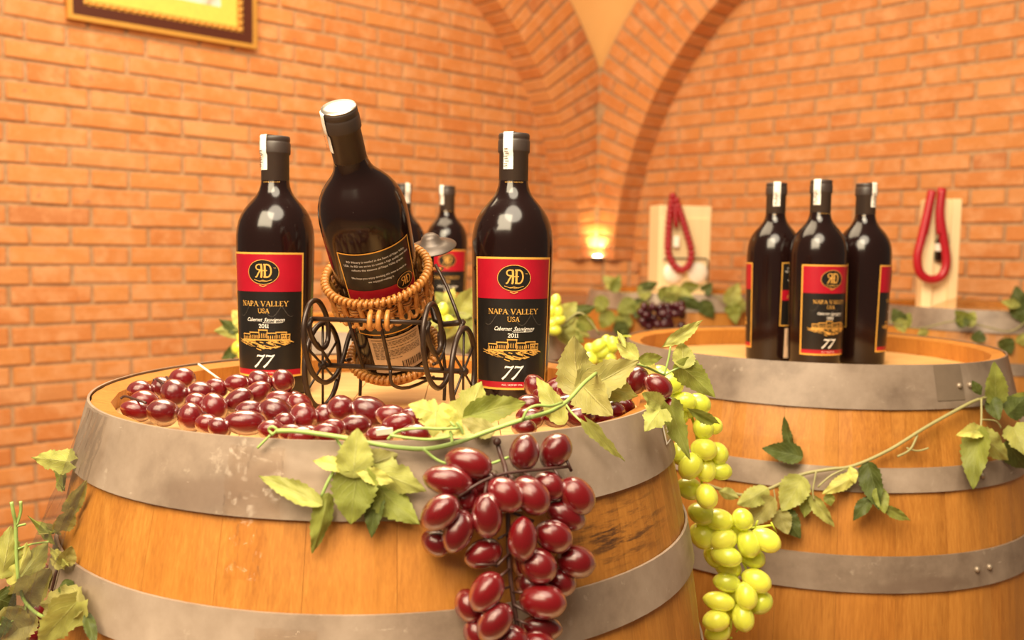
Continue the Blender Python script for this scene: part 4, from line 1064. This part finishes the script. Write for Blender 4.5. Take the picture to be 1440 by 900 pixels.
# right-hand leaf cluster
def dpr(px, py, e_=0): return P(px, py, .90 + e_)
v2 = empty('grape_vine', dpr(830, 540)[:]); tag(v2, 'vine spray of large olive leaves beside the upright bottle', 'vine')
stem(v2, [(745, 587, -.085), (780, 578, -.06), (800, 562, -.02), (822, 540, 0), (845, 520, .01)], .0017, dpr)
stem(v2, [(795, 565, -.03), (805, 580, -.05), (822, 596, -.06)], .0011, dpr); stem(v2, [(845, 520, .01), (880, 512, .03), (905, 515, .05), (934, 528, .08)], .0013, dpr)
stem(v2, [(934, 528, .08), (940, 505, .08), (943, 487, .08)], .0012, dpr); stem(v2, [(934, 528, .08), (948, 520, .08), (958, 516, .08)], .0011, dpr)
leaves(v2, [((815, 549), (804, 473), 56, 'o', 'o', .35, 0, .01), ((822, 548), (898, 508), 62, 'o', 'b', -.15, 0, .02), ((820, 543), (858, 582), 58, 'o', 'o', .2, -.014, -.060), ((830, 540), (900, 556), 40, 'l', 'o', -.3, .005, .03), ((790, 588), (756, 528), 32, 'l', 'o', .3, -.07, -.06), 
            ((965, 573), (1010, 594), 17, 'm', 'n', .2, .10, .12), ((900, 506), (866, 484), 24, 'l', 'n', .3, .05, .06), ((880, 490), (868, 464), 8, 'l', 'n', .3, .05, .06), ((902, 505), (933, 503), 18, 'm', 'o', .2, .05, .06),
            ((930, 488), (990, 450), 20, 'l', 'n', .2, .08, .09), ((961, 514), (959, 480), 32, 'l', 'o', .3, .08, .09), ((957, 514), (1004, 556), 40, 'm', 'o', .1, .08, .09), ((905, 510), (925, 535), 24, 'y', 'o', .2, .105, .10)], dpr)
leaves(v2, [((826, 594), (880, 652), 22, 'l', 'b', .3, .004, .010), ((930, 574), (908, 604), 46, 'l', 'b', .1, .016, .010), ((942, 570), (968, 645), 40, 'm', 'b', -.2, .018, .022), ((926, 568), (900, 552), 26, 'l', 'o', .2, .012, .004)], dp1)
# second barrel garland ---------------------------------------------
def dp2(px, py, e_=0): return on_barrel(px, py, B2, .012 + e_)
v3 = empty('grape_vine', dp2(1200, 655)[:]); tag(v3, 'thin vine with scattered small leaves slung across the three bottle barrel', 'vine')
stem(v3, [(995, 682, .05), (1020, 690, .035), (1045, 696, .02), (1075, 690, .012), (1125, 668, .006), (1165, 660, .006), (1200, 655, .005), (1250, 633, .005), (1300, 602, .005), (1350, 574, .006), (1375, 562, .006), (1400, 556, .006)], .0023, dp2, 'vine_dull')
stem(v3, [(1290, 612, .004), (1280, 632, .004), (1262, 642, .004)], .0016, dp2, 'vine_dull', 'twig'); stem(v3, [(1275, 630, .004), (1290, 634, .004), (1306, 630, .006)], .0013, dp2, 'vine_dull', 'twig')
stem(v3, [(1148, 662, .008), (1143, 690, .012), (1145, 703, .012)], .0012, dp2, 'vine_dull', 'twig'); stem(v3, [(1200, 655, .006), (1170, 668, .01), (1150, 685, .012)], .0014, dp2, 'vine_dull', 'twig'); stem(v3, [(1088, 688, .008), (1090, 705, .01), (1085, 715, .01)], .0010, dp2, 'vine_dull', 'tendril')
stem(v3, [(1380, 560, .008), (1380, 590, .012), (1378, 612, .014)], .0014, dp2, 'vine_dull', 'twig'); stem(v3, [(1380, 590, .012), (1400, 592, .014), (1408, 602, .014)], .0011, dp2, 'vine_dull', 'tendril')
stem(v3, [(1222, 660, .004), (1225, 655, .004)], .0012, dp2, 'vine_dull', 'twig')
leaves(v3, [((1113, 632), (1101, 584), 15, 'd', 'o', .3, .004, .016), ((1122, 641), (1071, 631), 30, 'd', 'o', .2, .003, .012), ((1126, 676), (1100, 720), 42, 'l', 'o', .2, .008, .014), ((1135, 690), (1132, 728), 22, 'm', 'n', .2, .006, .006), ((1144, 702), (1173, 742), 20, 'l', 'o', .3, .01, .012), ((1198, 672), (1158, 695), 22, 'y', 'o', -.2, .01, .02), ((1195, 655), (1202, 680), 16, 'y', 'n', .2, .008, .016),
            ((1165, 692), (1168, 712), 16, 'm', 'n', .2, .006, .008), ((1223, 658), (1238, 718), 32, 'd', 'o', .3, .006, .022), ((1228, 696), (1199, 732), 20, 'd', 'n', .2, .012, .014), ((1238, 710), (1281, 733), 16, 'm', 'n', .2, .016, .022), ((1235, 690), (1245, 722), 22, 'm', 'o', -.3, .02, .03),
            ((1075, 690), (1035, 712), 30, 'l', 'o', .2, .03, .06), ((1085, 705), (1050, 740), 34, 'o', 'o', .1, .03, .03), ((1100, 720), (1125, 758), 32, 'd', 'o', .2, .01, .014), ((1095, 722), (1108, 752), 28, 'o', 'o', -.2, .015, .02), ((1050, 735), (1068, 785), 30, 'm', 'o', .2, .02, .03), ((1010, 690), (1040, 700), 18, 'l', 'n', .2, .06, .05),
            ((1400, 562), (1399, 510), 30, 'm', 'o', .2, .010, .03), ((1394, 562), (1404, 590), 24, 'd', 'o', .2, .008, .02), ((1385, 604), (1347, 611), 22, 'y', 'n', .2, .014, .02), ((1376, 610), (1367, 687), 38, 'm', 'o', .25, .014, .02), ((1380, 612), (1424, 650), 36, 'l', 'o', -.2, .016, .02), ((1425, 600), (1442, 640), 40, 'l', 'b', .2, .02, .04), ((1420, 580), (1448, 552), 34, 'd', 'o', .2, .02, .03), ((1418, 625), (1445, 662), 34, 'd', 'o', .2, .006, .01), ((1430, 560), (1458, 590), 34, 'm', 'o', .1, .02, .03), ((1380, 556), (1368, 536), 14, 'd', 'n', .1, .012, .014)], dp2)
# left-hand vine ------------------------------------------------------
def dpl(px, py, e_=0): return on_barrel(px, py, B1, max(.006, .016 - e_ * .45))
v4 = empty('grape_vine', dpl(60, 850)[:]); tag(v4, 'leafy vine with curled tendrils hanging down the far end of the cart barrel', 'vine')
stem(v4, [(16, 706), (19, 722), (22, 738), (23, 780), (26, 815), (33, 842), (48, 860), (66, 870)], .0017, dpl); stem(v4, [(29, 705), (29, 720), (23, 739)], .0015, dpl, name='tendril'); stem(v4, [(24, 740), (32, 738), (36, 737)], .0012, dpl, name='tendril')
stem(v4, [(-6, 880), (20, 872), (36, 863), (30, 880), (22, 906)], .0015, dpl); stem(v4, [(36, 862), (36, 848), (28, 826)], .0012, dpl); stem(v4, [(25, 772), (45, 765), (68, 762)], .0010, dpl, name='tendril')
leaves(v4, [((104, 648), (44, 641), 40, 'l', 'b', .1, .10, .10), ((90, 688), (81, 630), 16, 'm', 'n', .3, .08, .09), ((90, 690), (84, 668), 12, 'l', 'n', .1, .09, .09), ((104, 712), (129, 670), 24, 'o', 'o', .2, .06, .07), ((98, 738), (113, 708), 28, 'o', 'o', .3, .05, .05), ((95, 750), (66, 735), 20, 'm', 'n', .3, .04, .04), ((96, 745), (70, 748), 16, 'o', 'n', .3, .03, .03),
            ((4, 806), (16, 741), 44, 'l', 'o', .1, .02, .03), ((22, 818), (40, 764), 32, 'y', 'o', .3, .02, .02), ((30, 812), (68, 762), 38, 'l', 'o', -.1, .03, .03), ((40, 830), (76, 790), 50, 'o', 'o', .1, .05, .05), ((104, 848), (40, 848), 52, 'o', 'o', .1, -.01, -.02), ((108, 846), (48, 912), 60, 'l', 'b', -.1, -.015, -.03), ((-4, 842), (24, 852), 42, 'd', 'o', .2, -.01, -.01), ((38, 862), (2, 908), 54, 'o', 'o', .1, .01, 0),
            ((122, 866), (134, 908), 18, 'd', 'o', .1, .0, -.01), ((96, 795), (64, 760), 14, 'l', 'n', .2, 0, 0), ((98, 790), (108, 765), 26, 'o', 'o', .2, .02, .03), ((90, 800), (72, 772), 20, 'o', 'n', .2, .01, .01), ((0, 870), (-4, 900), 34, 'd', 'o', .1, .02, .02), ((92, 815), (100, 845), 22, 'd', 'n', .2, .02, .02), ((10, 860), (40, 905), 44, 'o', 'o', .2, .04, .04)], dpl)
g4 = empty('grape_bunch', dpl(68, 860, .03)[:]); tag(g4, 'few dark grapes tucked under the vine leaves hanging at the barrel end', 'grapes')
for px, py, L, an in ((78, 806, 30, 70), (64, 858, 34, 40), (52, 880, 30, 60), (46, 896, 26, 20), (70, 890, 32, 10), (58, 905, 30, 50)):
    Y = .95; grape(g4, 'grape_red', P(px, py, Y), L * Y / F, an, L * .75 * Y / F)
wpart('stem', tube([dpl(80, 800, .03), dpl(70, 840, .03), dpl(56, 880, .03)], .0013, 6, 3), M['twig'], g4)
# background vines -----------------------------------------------------
def vine_bg(label, Y, stems_, lst, gl=None, gcol='grape_green', z0=0):
    f_ = lambda px, py, e_=0: P(px, py, Y + e_)
    v = empty('grape_vine', f_(*stems_[0][0][:2])[:]); tag(v, label, 'vine')
    for s in stems_: stem(v, s, .0018, f_, 'vine_dull')
    leaves(v, lst, f_)
    return v
vine_bg('light green vine leaves between the basket and the upright bottle', 1.59, [[(600, 470), (625, 450), (650, 440), (672, 452)]],
        [((640, 440), (612, 410), 30, 'm', 'o', .1), ((645, 440), (668, 402), 34, 'l', 'o', .2), ((640, 445), (622, 478), 30, 'y', 'o', .2), ((650, 445), (672, 480), 36, 'l', 'b', .1), ((630, 455), (598, 460), 26, 'l', 'o', .2), ((655, 450), (652, 500), 30, 'l', 'o', .2), ((625, 430), (640, 405), 18, 'y', 'n', .2)])
vine_bg('vine leaves on the barrel behind the cart, below the lit corner', 1.78, [[(770, 470), (790, 450), (810, 440), (835, 470)]],
        [((785, 450), (812, 425), 30, 'l', 'o', .1), ((790, 452), (768, 432), 24, 'l', 'o', .2), ((795, 455), (830, 475), 34, 'l', 'b', .2), ((780, 460), (808, 492), 28, 'l', 'o', .2), ((808, 440), (838, 432), 18, 'd', 'o', .2), ((815, 450), (838, 462), 24, 'm', 'o', .3), ((800, 470), (822, 482), 22, 'm', 'o', .1), ((775, 452), (786, 478), 22, 'l', 'o', 0)])
vine_bg('vine leaves around yellow grapes behind the upright bottle at the grape heap', 1.73, [[(318, 520), (335, 490), (345, 460), (352, 440)]],
        [((345, 462), (302, 466), 26, 'l', 'o', .2), ((345, 470), (308, 450), 18, 'd', 'n', .2), ((345, 455), (326, 436), 26, 'y', 'o', .1), ((338, 490), (312, 505), 18, 'd', 'o', .2), ((348, 480), (330, 470), 18, 'm', 'o', .2)])
fg = empty('grape_bunch', P(338, 490, 1.73)[:]); tag(fg, 'yellow grapes peeking out behind the upright bottle at the grape heap', 'grapes')
for px, py in ((338, 488), (344, 478), (343, 496)): grape(fg, 'grape_green', P(px, py, 1.695), .030, R.uniform(0, 180), .024)
wpart('stem', tube([P(345, 465, 1.695), P(342, 480, 1.695), P(340, 492, 1.695)], .0013, 6, 3), M['green_twig'], fg)
bgk = empty('grape_bunch', P(884, 473, 1.585)[:]); tag(bgk, 'small yellow green grape bunch behind the large olive leaves', 'grapes')
for px, py in ((832, 492), (842, 486), (852, 482), (838, 500), (848, 496), (858, 492), (845, 505), (862, 484), (830, 504), (856, 503)): grape(bgk, 'grape_green', P(px, py, 1.60 + R.uniform(-.01, .01)), .025, R.uniform(0, 180), .019)
wpart('stem', tube([P(888, 473, 1.575), P(870, 474, 1.59), P(852, 486, 1.60), P(838, 498, 1.60)], .0014, 6, 3), M['green_twig'], bgk)
bg2 = empty('grape_bunch', P(780, 440, 1.78)[:]); tag(bg2, 'green grapes in a column on the barrel behind the cart, beside the fully visible label', 'grapes')
for px, py in ((781, 424), (776, 436), (784, 438), (777, 454), (785, 450), (640, 432), (632, 446), (779, 464)):
    if px > 700: grape(bg2, 'grape_green', P(px, py, 1.735), .026, R.uniform(0, 180), .019)
wpart('stem', tube([P(784, 418, 1.735), P(780, 440, 1.735), P(779, 466, 1.735)], .0014, 6, 3), M['green_twig'], bg2)
bg3 = empty('grape_bunch', P(628, 440, 1.59)[:]); tag(bg3, 'two pale green grapes seen behind the cart scroll', 'grapes')
for px, py in ((622, 436), (618, 446), (630, 452)): grape(bg3, 'grape_green', P(px, py, 1.555), .024, R.uniform(0, 180), .019)
wpart('stem', tube([P(626, 428, 1.555), P(624, 440, 1.555), P(622, 455, 1.555)], .0014, 6, 3), M['green_twig'], bg3)
vine_bg('vine wreath of mixed leaves on the barrel with the wide gift box', 3.12, [[(848, 405), (880, 412), (920, 408), (960, 405), (1000, 412), (1035, 440)]],
        [((868, 405), (848, 388), 20, 'l', 'o', .1), ((862, 408), (872, 386), 16, 'm', 'o', .2), ((900, 408), (926, 398), 18, 'd', 'o', .2), ((940, 410), (975, 418), 22, 'l', 'o', .1), ((930, 408), (950, 424), 22, 'm', 'o', .2), ((990, 410), (1002, 398), 20, 'd', 'b', .1), ((985, 425), (1000, 448), 22, 'd', 'o', .2), ((950, 418), (992, 436), 16, 'd', 'n', .2), ((1025, 425), (1040, 398), 24, 'l', 'o', .2), ((1028, 430), (1034, 456), 26, 'm', 'b', .1), ((1030, 425), (1052, 438), 24, 'l', 'o', .2), ((890, 425), (868, 440), 26, 'm', 'o', .2), ((905, 425), (892, 448), 26, 'd', 'o', .2), ((880, 445), (866, 470), 26, 'm', 'o', .2), ((900, 440), (916, 426), 24, 'l', 'o', .2), ((858, 440), (845, 462), 24, 'm', 'o', .2), ((912, 415), (895, 404), 20, 'l', 'o', .2), ((960, 405), (985, 402), 18, 'm', 'o', .2), ((870, 455), (882, 478), 22, 'd', 'o', .2), ((850, 420), (838, 440), 22, 'm', 'o', .2)])
dk = empty('grape_bunch', P(930, 440, 3.06)[:]); tag(dk, 'dark purple grape bunch hanging on the barrel with the wide gift box', 'grapes')
for i in range(46):
    px, py = 930 + R.uniform(-29, 29), 446 + R.uniform(-18, 14); grape(dk, 'grape_dark', P(px, py, 3.05 + R.uniform(-.02, .02)), .030, R.uniform(0, 180), .026)
wpart('stem', tube([P(935, 418, 3.06), P(930, 435, 3.06), P(928, 455, 3.06)], .002, 6, 3), M['twig'], dk)
vine_bg('small vine sprigs on the barrel with the narrow gift box', 2.46, [[(1250, 452), (1290, 462), (1340, 452), (1380, 458), (1420, 466), (1445, 450)]],
        [((1268, 455), (1256, 434), 22, 'd', 'o', .1), ((1268, 458), (1282, 440), 20, 'm', 'o', .2), ((1265, 450), (1272, 468), 18, 'l', 'o', .1), ((1358, 452), (1342, 436), 20, 'm', 'o', .2), ((1358, 455), (1372, 438), 20, 'l', 'o', .2), ((1355, 448), (1350, 462), 20, 'd', 'o', .2), ((1360, 448), (1370, 460), 18, 'm', 'o', .2), ((1375, 480), (1378, 464), 20, 'd', 'o', .1), ((1412, 478), (1422, 498), 22, 'd', 'o', .2), ((1435, 472), (1446, 488), 22, 'l', 'o', .1), ((1438, 445), (1430, 402), 30, 'd', 'o', .2), ((1435, 430), (1408, 424), 14, 'l', 'n', .2), ((1290, 470), (1308, 466), 14, 'l', 'n', .2), ((1445, 420), (1436, 455), 24, 'd', 'o', .2)])

# ================================================================== GIFT BOXES and bench
def gift_box(label, px, Y, base, wd, dpt, ht, yaw, wide):
    q = P(px, 430, Y); root = empty('gift_box', (q.x, q.y, HZ), (0, 0, yaw)); tag(root, label, 'box')
    if wide:
        obj('box_panel', bbox(0, 0, ht / 2, wd, dpt, ht, .003), M['pine'], root)
        obj('lid', bbox(0, -dpt / 2 - .004, ht / 2 - .02, wd - .012, .008, ht - .05, .002), M['pine'], root)
        for s in (-1, 1):
            obj('white_disc', xf(lathe([(.038, 0), (.040, .004), (.036, .010), (.010, .012)], 28), Matrix.Translation((s * .048, -dpt / 2 - .008, .085)) @ Matrix.Rotation(pi / 2, 4, 'X')), M['white_plastic'], root, True)
        obj('metal_bracket', join(tube([(-.088, -dpt / 2 - .012, .13), (-.080, -dpt / 2 - .012, .138), (.078, -dpt / 2 - .012, .138), (.088, -dpt / 2 - .012, .128), (.088, -dpt / 2 - .012, .05)], .003, 6, 1)), M['ink'], root, True)
    else:
        obj('box_panel', bbox(0, 0, ht / 2, wd, dpt, ht, .003), M['pine'], root)
        for s in (-1, 1): obj('side_rail', bbox(s * (wd / 2 - .014), -dpt / 2 - .006, ht / 2, .028, .012, ht, .002), M['pine'], root)
        obj('inner_bottle', xf(lathe([(.016, 0), (.020, .004), (.020, .055), (.012, .072), (.0075, .082), (.0075, .10)], 20), Matrix.Translation((0, -dpt / 2 - .012, .15))), M['glass'], root, True)
        obj('inner_reflection', xf(lathe([(.0205, .03), (.0205, .052)], 20, False), Matrix.Translation((0, -dpt / 2 - .012, .15))), M['paper'], root, True)  # pale band coloured in for the white reflection on the dark bottle
    return root, q
gx1, q1 = gift_box('wide pale pine gift box with two white discs, by the brick corner', 953, 3.50, 0, .205, .10, .33, rd(14), True)
gx2, q2 = gift_box('narrow pale pine gift box behind the glossy red strap', 1315, 2.86, 0, .098, .09, .335, rd(-14), False)
# red bead cord on the first box, red strap on the second
cord = empty('bead_cord', P(953, 290, 3.40)[:]); tag(cord, 'dark red beaded cord looped over the wide gift box', 'cord')
loop = [(946, 276), (942, 300), (940, 330), (940, 355), (948, 373), (958, 380), (969, 372), (972, 352), (965, 325), (957, 300), (950, 278)]
lp_ = smoothpts([P(x, y, 3.408) for x, y in loop], 12)
bead = mesh('bead', sphere((0, 0, 0), .0135, 10, 7), True, M['red_cord'])
acc = 0; last = None
for p in lp_:
    if last is None or (p - last).length > .016: o = link('bead', bead, cord); o.location = p - cord.location; last = p
wpart('tie', tube([P(946, 272, 3.420), P(949, 290, 3.408), P(951, 320, 3.404)], .008, 8, 3), M['red_cord'], cord)
tg = wpart('white_tag', xf(bbox(0, 0, 0, .022, .006, .04, .002), Matrix.Translation(P(951, 340, 3.415))), M['white_plastic'], cord, False)
strap = empty('red_strap', P(1312, 300, 2.76)[:]); tag(strap, 'glossy red padded strap loop hanging on the narrow gift box', 'strap')
for lbl, pts, r in (('loop', [(1311, 268), (1304, 300), (1296, 335), (1290, 362), (1294, 384), (1308, 393), (1324, 388), (1331, 368), (1327, 335), (1322, 300), (1325, 266)], .0125), ('handle', [(1310, 272), (1306, 300), (1300, 330)], .010), ('handle', [(1324, 264), (1320, 300), (1322, 330)], .010)):
    wpart(lbl, tube([P(x, y, 2.773) for x, y in pts], r, 10, 5), M['red_strap'], strap)
# wooden bench by the wall
bn = empty('wooden_bench', P(800, 420, 4.02)[:]); bx_ = bn.location.copy(); bn.location.z = 0; tag(bn, 'dark brown wooden bench against the corner pedestal', 'bench')
zt = P(800, 412, 4.02).z
for k in range(4):
    obj('plank', bbox(0, (k - 1.5) * .085, zt - .02, .62, .082, .04, .003), M['dark_wood'], bn)
obj('apron', bbox(0, -.155, zt - .085, .58, .022, .09, .003), M['dark_wood'], bn)
for sx in (-1, 1):
    for sy in (-1, 1): obj('leg', bbox(sx * .27, sy * .13, (zt - .04) / 2, .05, .05, zt - .04, .003), M['dark_wood'], bn)

# ================================================================== PICTURE FRAME on the left wall
wl0 = COR + Vector((0, 0, 0))
pa, pb = hit(95.4, 23.6, wl0 + nL * .03, nL), hit(362, 70.5, wl0 + nL * .03, nL)
fw = (pb - pa).dot(dL); zb = (pa.z + pb.z) / 2; fh = fw * .75
rotf = Matrix(((dL.x, -nL.x, 0), (dL.y, -nL.y, 0), (0, 0, 1))).to_4x4()       # local x along the wall, -y out of the wall
fc = pa + dL * fw / 2; fo = COR + dL * (fc - COR).dot(dL); 
fr0 = empty('picture_frame'); fr0.matrix_world = Matrix.Translation(Vector((fo.x, fo.y, zb))) @ rotf
tag(fr0, 'gold and dark brown picture frame with yellow mat on the brick wall', 'picture frame')
def rect_ring(o_, i_, y0, y1):
    """rectangular ring between insets o_ and i_"""
    V = []
    for ins in (o_, i_):
        for x, z in ((-fw / 2 + ins, ins), (fw / 2 - ins, ins), (fw / 2 - ins, fh - ins), (-fw / 2 + ins, fh - ins)):
            V.append(Vector((x, y0, z))); V.append(Vector((x, y1, z)))
    Fc = []
    for k in range(4):
        a, b = 2 * k, 2 * ((k + 1) % 4); c_, d_ = 8 + a, 8 + b
        Fc += [(a, b, d_, c_), (a + 1, c_ + 1, d_ + 1, b + 1), (a, a + 1, b + 1, b), (c_, d_, d_ + 1, c_ + 1)]
    return V, Fc
obj('outer_edge', rect_ring(0, .016, 0, -.030), M['frame_gold'], fr0)
obj('dark_moulding', rect_ring(.015, .052, 0, -.024), M['frame_dark'], fr0)
obj('inner_edge', rect_ring(.050, .074, 0, -.016), M['frame_gold'], fr0)
obj('yellow_mat', rect_ring(.073, .135, 0, -.010), M['mat_yellow'], fr0)
obj('picture', box(0, -.006, fh / 2, fw - .26, .004, fh - .26), M['picture'], fr0)
bd = mesh('bead', sphere((0, -.019, 0), .0085, 8, 6, 1.25, .8, .8), True, M['frame_gold']); n = int((fw - .124) / .024)
for k in range(n + 1):
    x = -fw / 2 + .062 + k * (fw - .124) / n
    o = link('bead', bd, fr0); o.location = (x, 0, .062)
for s in (-1, 1):
    for k in range(1, 16): o = link('bead', bd, fr0); o.location = (s * (fw / 2 - .062), 0, .062 + k * .024)

# ================================================================== CLEAR WRAP and small bits
def film_on(label, base, th0, th1, d0, d1, off, amp, seed, nx=40, nz=30, flare=0.0, name='plastic_wrap'):
    def wob(i, j): return amp * (mnoise.noise(Vector((i * 5 + seed, j * 6, seed * 2.3))) + .5 * mnoise.noise(Vector((i * 14, j * 16 + seed, 1.3)))) + flare * i ** 1.2 + amp
    V, Fc = barrel_patch(base, th0, th1, d0, d1, off, nx, nz, .001, wob)
    o = obj(name, (V, Fc), M['film'], None, True); o.location = (base.x, base.y, 0); tag(o, label, 'plastic wrap'); return o
aw = ang_on(128, B1, .03)
film_on('clear plastic wrap stretched over the end of the cart barrel', B1, aw - .05, aw + .16, .0, .20, .0045, .0030, 3, flare=.036)
a_, b_ = ang_on(320, B1, .05), ang_on(398, B1, .05)
film_on('crumpled clear plastic scrap stuck on the head hoop below the grapes', B1, a_, b_, .006, .058, .005, .0030, 8, 24, 24)
a_, b_ = ang_on(322, B1, .09), ang_on(372, B1, .09)
film_on('torn flap of clear plastic below the head hoop', B1, a_, b_, .060, .105, .004, .0030, 15, 20, 20)
a_, b_ = ang_on(360, B1, .165), ang_on(448, B1, .165)
film_on('shiny crinkled tape on the lower hoop of the cart barrel', B1, a_, b_, .138, .20, .005, .0030, 21, 24, 20)
cw = PZ(1318, 437, TOP)
V, Fc = [], []; nn = 26
for i in range(nn + 1):
    for j in range(nn + 1):
        x, y = (i / nn - .5) * .23, (j / nn - .5) * .13; r_ = math.hypot(x / .115, y / .065)
        V.append(Vector((x, y, max(0, 1 - r_ ** 2) * .045 + .012 * abs(mnoise.noise(Vector((x * 18, y * 18, 4)))))))
for i in range(nn):
    for j in range(nn): Fc.append((i * (nn + 1) + j, (i + 1) * (nn + 1) + j, (i + 1) * (nn + 1) + j + 1, i * (nn + 1) + j + 1))
o = obj('plastic_wrap', (V, Fc), M['film'], None, True); o.location = (q2.x + .02, q2.y - .145, HZ + .0005); tag(o, 'loose clear plastic wrap heaped before the narrow gift box', 'plastic wrap')
cd_ = obj('paper_tag', bbox(0, 0, 0, .013, .0012, .0055, .0003), M['paper']); p = dp1(541, 607, .004)
cd_.location = p; cd_.rotation_euler = (.3, -.12, .1); tag(cd_, 'small white paper tag among the vine stems on the rim', 'tag')
stw = obj('plastic_strip', tube([PZ(279, 512, TOP + .001), P(300, 527, 1.13), P(322, 543, .985)], .0013, 6, 3), M['white_plastic'], None, True); tag(stw, 'thin pale plastic strip leaning on the back rim above the grapes', 'strip')
a_, b_ = ang_on(931, B1, .04), ang_on(947, B1, .04)
vf = barrel_patch(B1, a_, b_, .012, .040, .0040, 6, 3)
sk = obj('sticker', vf, M['film'], None, True); sk.location = (B1.x, B1.y, 0); tag(sk, 'clear sticker with a white printed border on the head hoop', 'sticker')
bw = (b_ - a_) * .09
rim_ = join(barrel_patch(B1, a_, b_, .012, .0135, .0046, 6, 1), barrel_patch(B1, a_, b_, .0385, .040, .0046, 6, 1), barrel_patch(B1, a_, a_ + bw, .0135, .0385, .0046, 1, 2), barrel_patch(B1, b_ - bw, b_, .0135, .0385, .0046, 1, 2),
            *[barrel_patch(B1, a_ + bw * 3, b_ - bw * 3, .022 + k * .004, .0232 + k * .004, .0046, 3, 1) for k in range(3)])
obj('sticker_print', rim_, M['white_print'], sk, True)

# settle soft things on the barrels: shift any grape, leaf or stem that sank into wood or hoops back to the surface
bpy.context.view_layer.update()
def unstick(o, base, rec, hoop=.0035, eps=.0006):
    for it_ in range(6):
        outw = inw = upw = 0.0; only_chime = True; c = Vector((0, 0, 0)); n = 0
        mw = o.matrix_world
        for v in o.data.vertices:
            p = mw @ v.co; d = BH - p.z
            if d <= 0 or d >= BH: continue
            r = math.hypot(p.x - base.x, p.y - base.y); Ro = Rb(d) + hoop; Ri = Rb(d) - .0245
            if r >= Ro - eps or (d < rec + eps and r <= Ri + eps): continue
            n += 1; c += p; outw = max(outw, Ro - r)
            if d < rec: inw = max(inw, r - Ri); upw = max(upw, d)
            else:
                upw = max(upw, d - rec if r < Ri else d)
                if r > Ri: inw = max(inw, r - Ri)
                else: only_chime = only_chime and d - rec < .004
        if not n: return
        c /= n; rad = Vector((c.x - base.x, c.y - base.y, 0)).normalized()
        opts = [(outw, rad), (upw, Vector((0, 0, 1)))]
        if only_chime and inw > 0: opts.append((inw, -rad))
        amt, dr = min(opts, key=lambda q: q[0]) if it_ < 3 else opts[1]      # a leaf caught across the rim is laid on top of it
        o.matrix_basis = Matrix.Translation(dr * (amt - eps * .5)) @ o.matrix_basis
        bpy.context.view_layer.update()
lying = [ch for o in C.objects if o.parent is None and o.name in ('grape_bunch.001', 'grape_bunch.002', 'grape_bunch.003', 'grape_bunch.004') for ch in o.children if ch.name.startswith('grape')]
rad_ = [(g_.scale.x + .74 * g_.scale.y + .74 * g_.scale.z) / 6 for g_ in lying]; pos_ = [g_.matrix_world.translation.copy() for g_ in lying]; ori_ = [p.copy() for p in pos_]
for _ in range(6):                                  # grapes of the heaps lie against, not in, each other
    for i in range(len(lying)):
        for j in range(i + 1, len(lying)):
            dv = pos_[j] - pos_[i]; ov = .93 * (rad_[i] + rad_[j]) - dv.length
            if ov > 0 and dv.length > 1e-5: dv = dv.normalized() * ov * .5; pos_[i] -= dv; pos_[j] += dv
    for i in range(len(lying)):
        dv = pos_[i] - ori_[i]
        if dv.length > .007: pos_[i] = ori_[i] + dv.normalized() * .007
for i, g_ in enumerate(lying): g_.matrix_basis = Matrix.Translation(pos_[i] - ori_[i]) @ g_.matrix_basis
bpy.context.view_layer.update()
B1n, B2n, BDn, BAn, BCn = (B1, REC), (B2, .036), (BD, REC), (BA, REC), (BC, REC)
for o in list(C.objects):
    if o.parent is not None or o.name.split('.')[0] not in ('grape_bunch', 'grape_vine'): continue
    for ch in o.children:
        if ch.type != 'MESH': continue
        for bs, rc in (B1n, B2n, BDn, BAn, BCn):
            if (ch.matrix_world.translation.xy - bs.xy).length < .55 or ch.name.startswith('stem'): unstick(ch, bs, rc)

# alike things share a group
GR = {'wine_bottle': 'red and black labelled wine bottles', 'wine_barrel': 'oak wine barrels', 'grape_bunch': 'artificial grape bunches', 'grape_vine': 'artificial vine garlands', 'gift_box': 'pale pine gift boxes', 'plastic_wrap': 'clear plastic wrap pieces'}
for o in C.objects:
    g = GR.get(o.name.split('.')[0])
    if g and o.parent is None: o['group'] = g
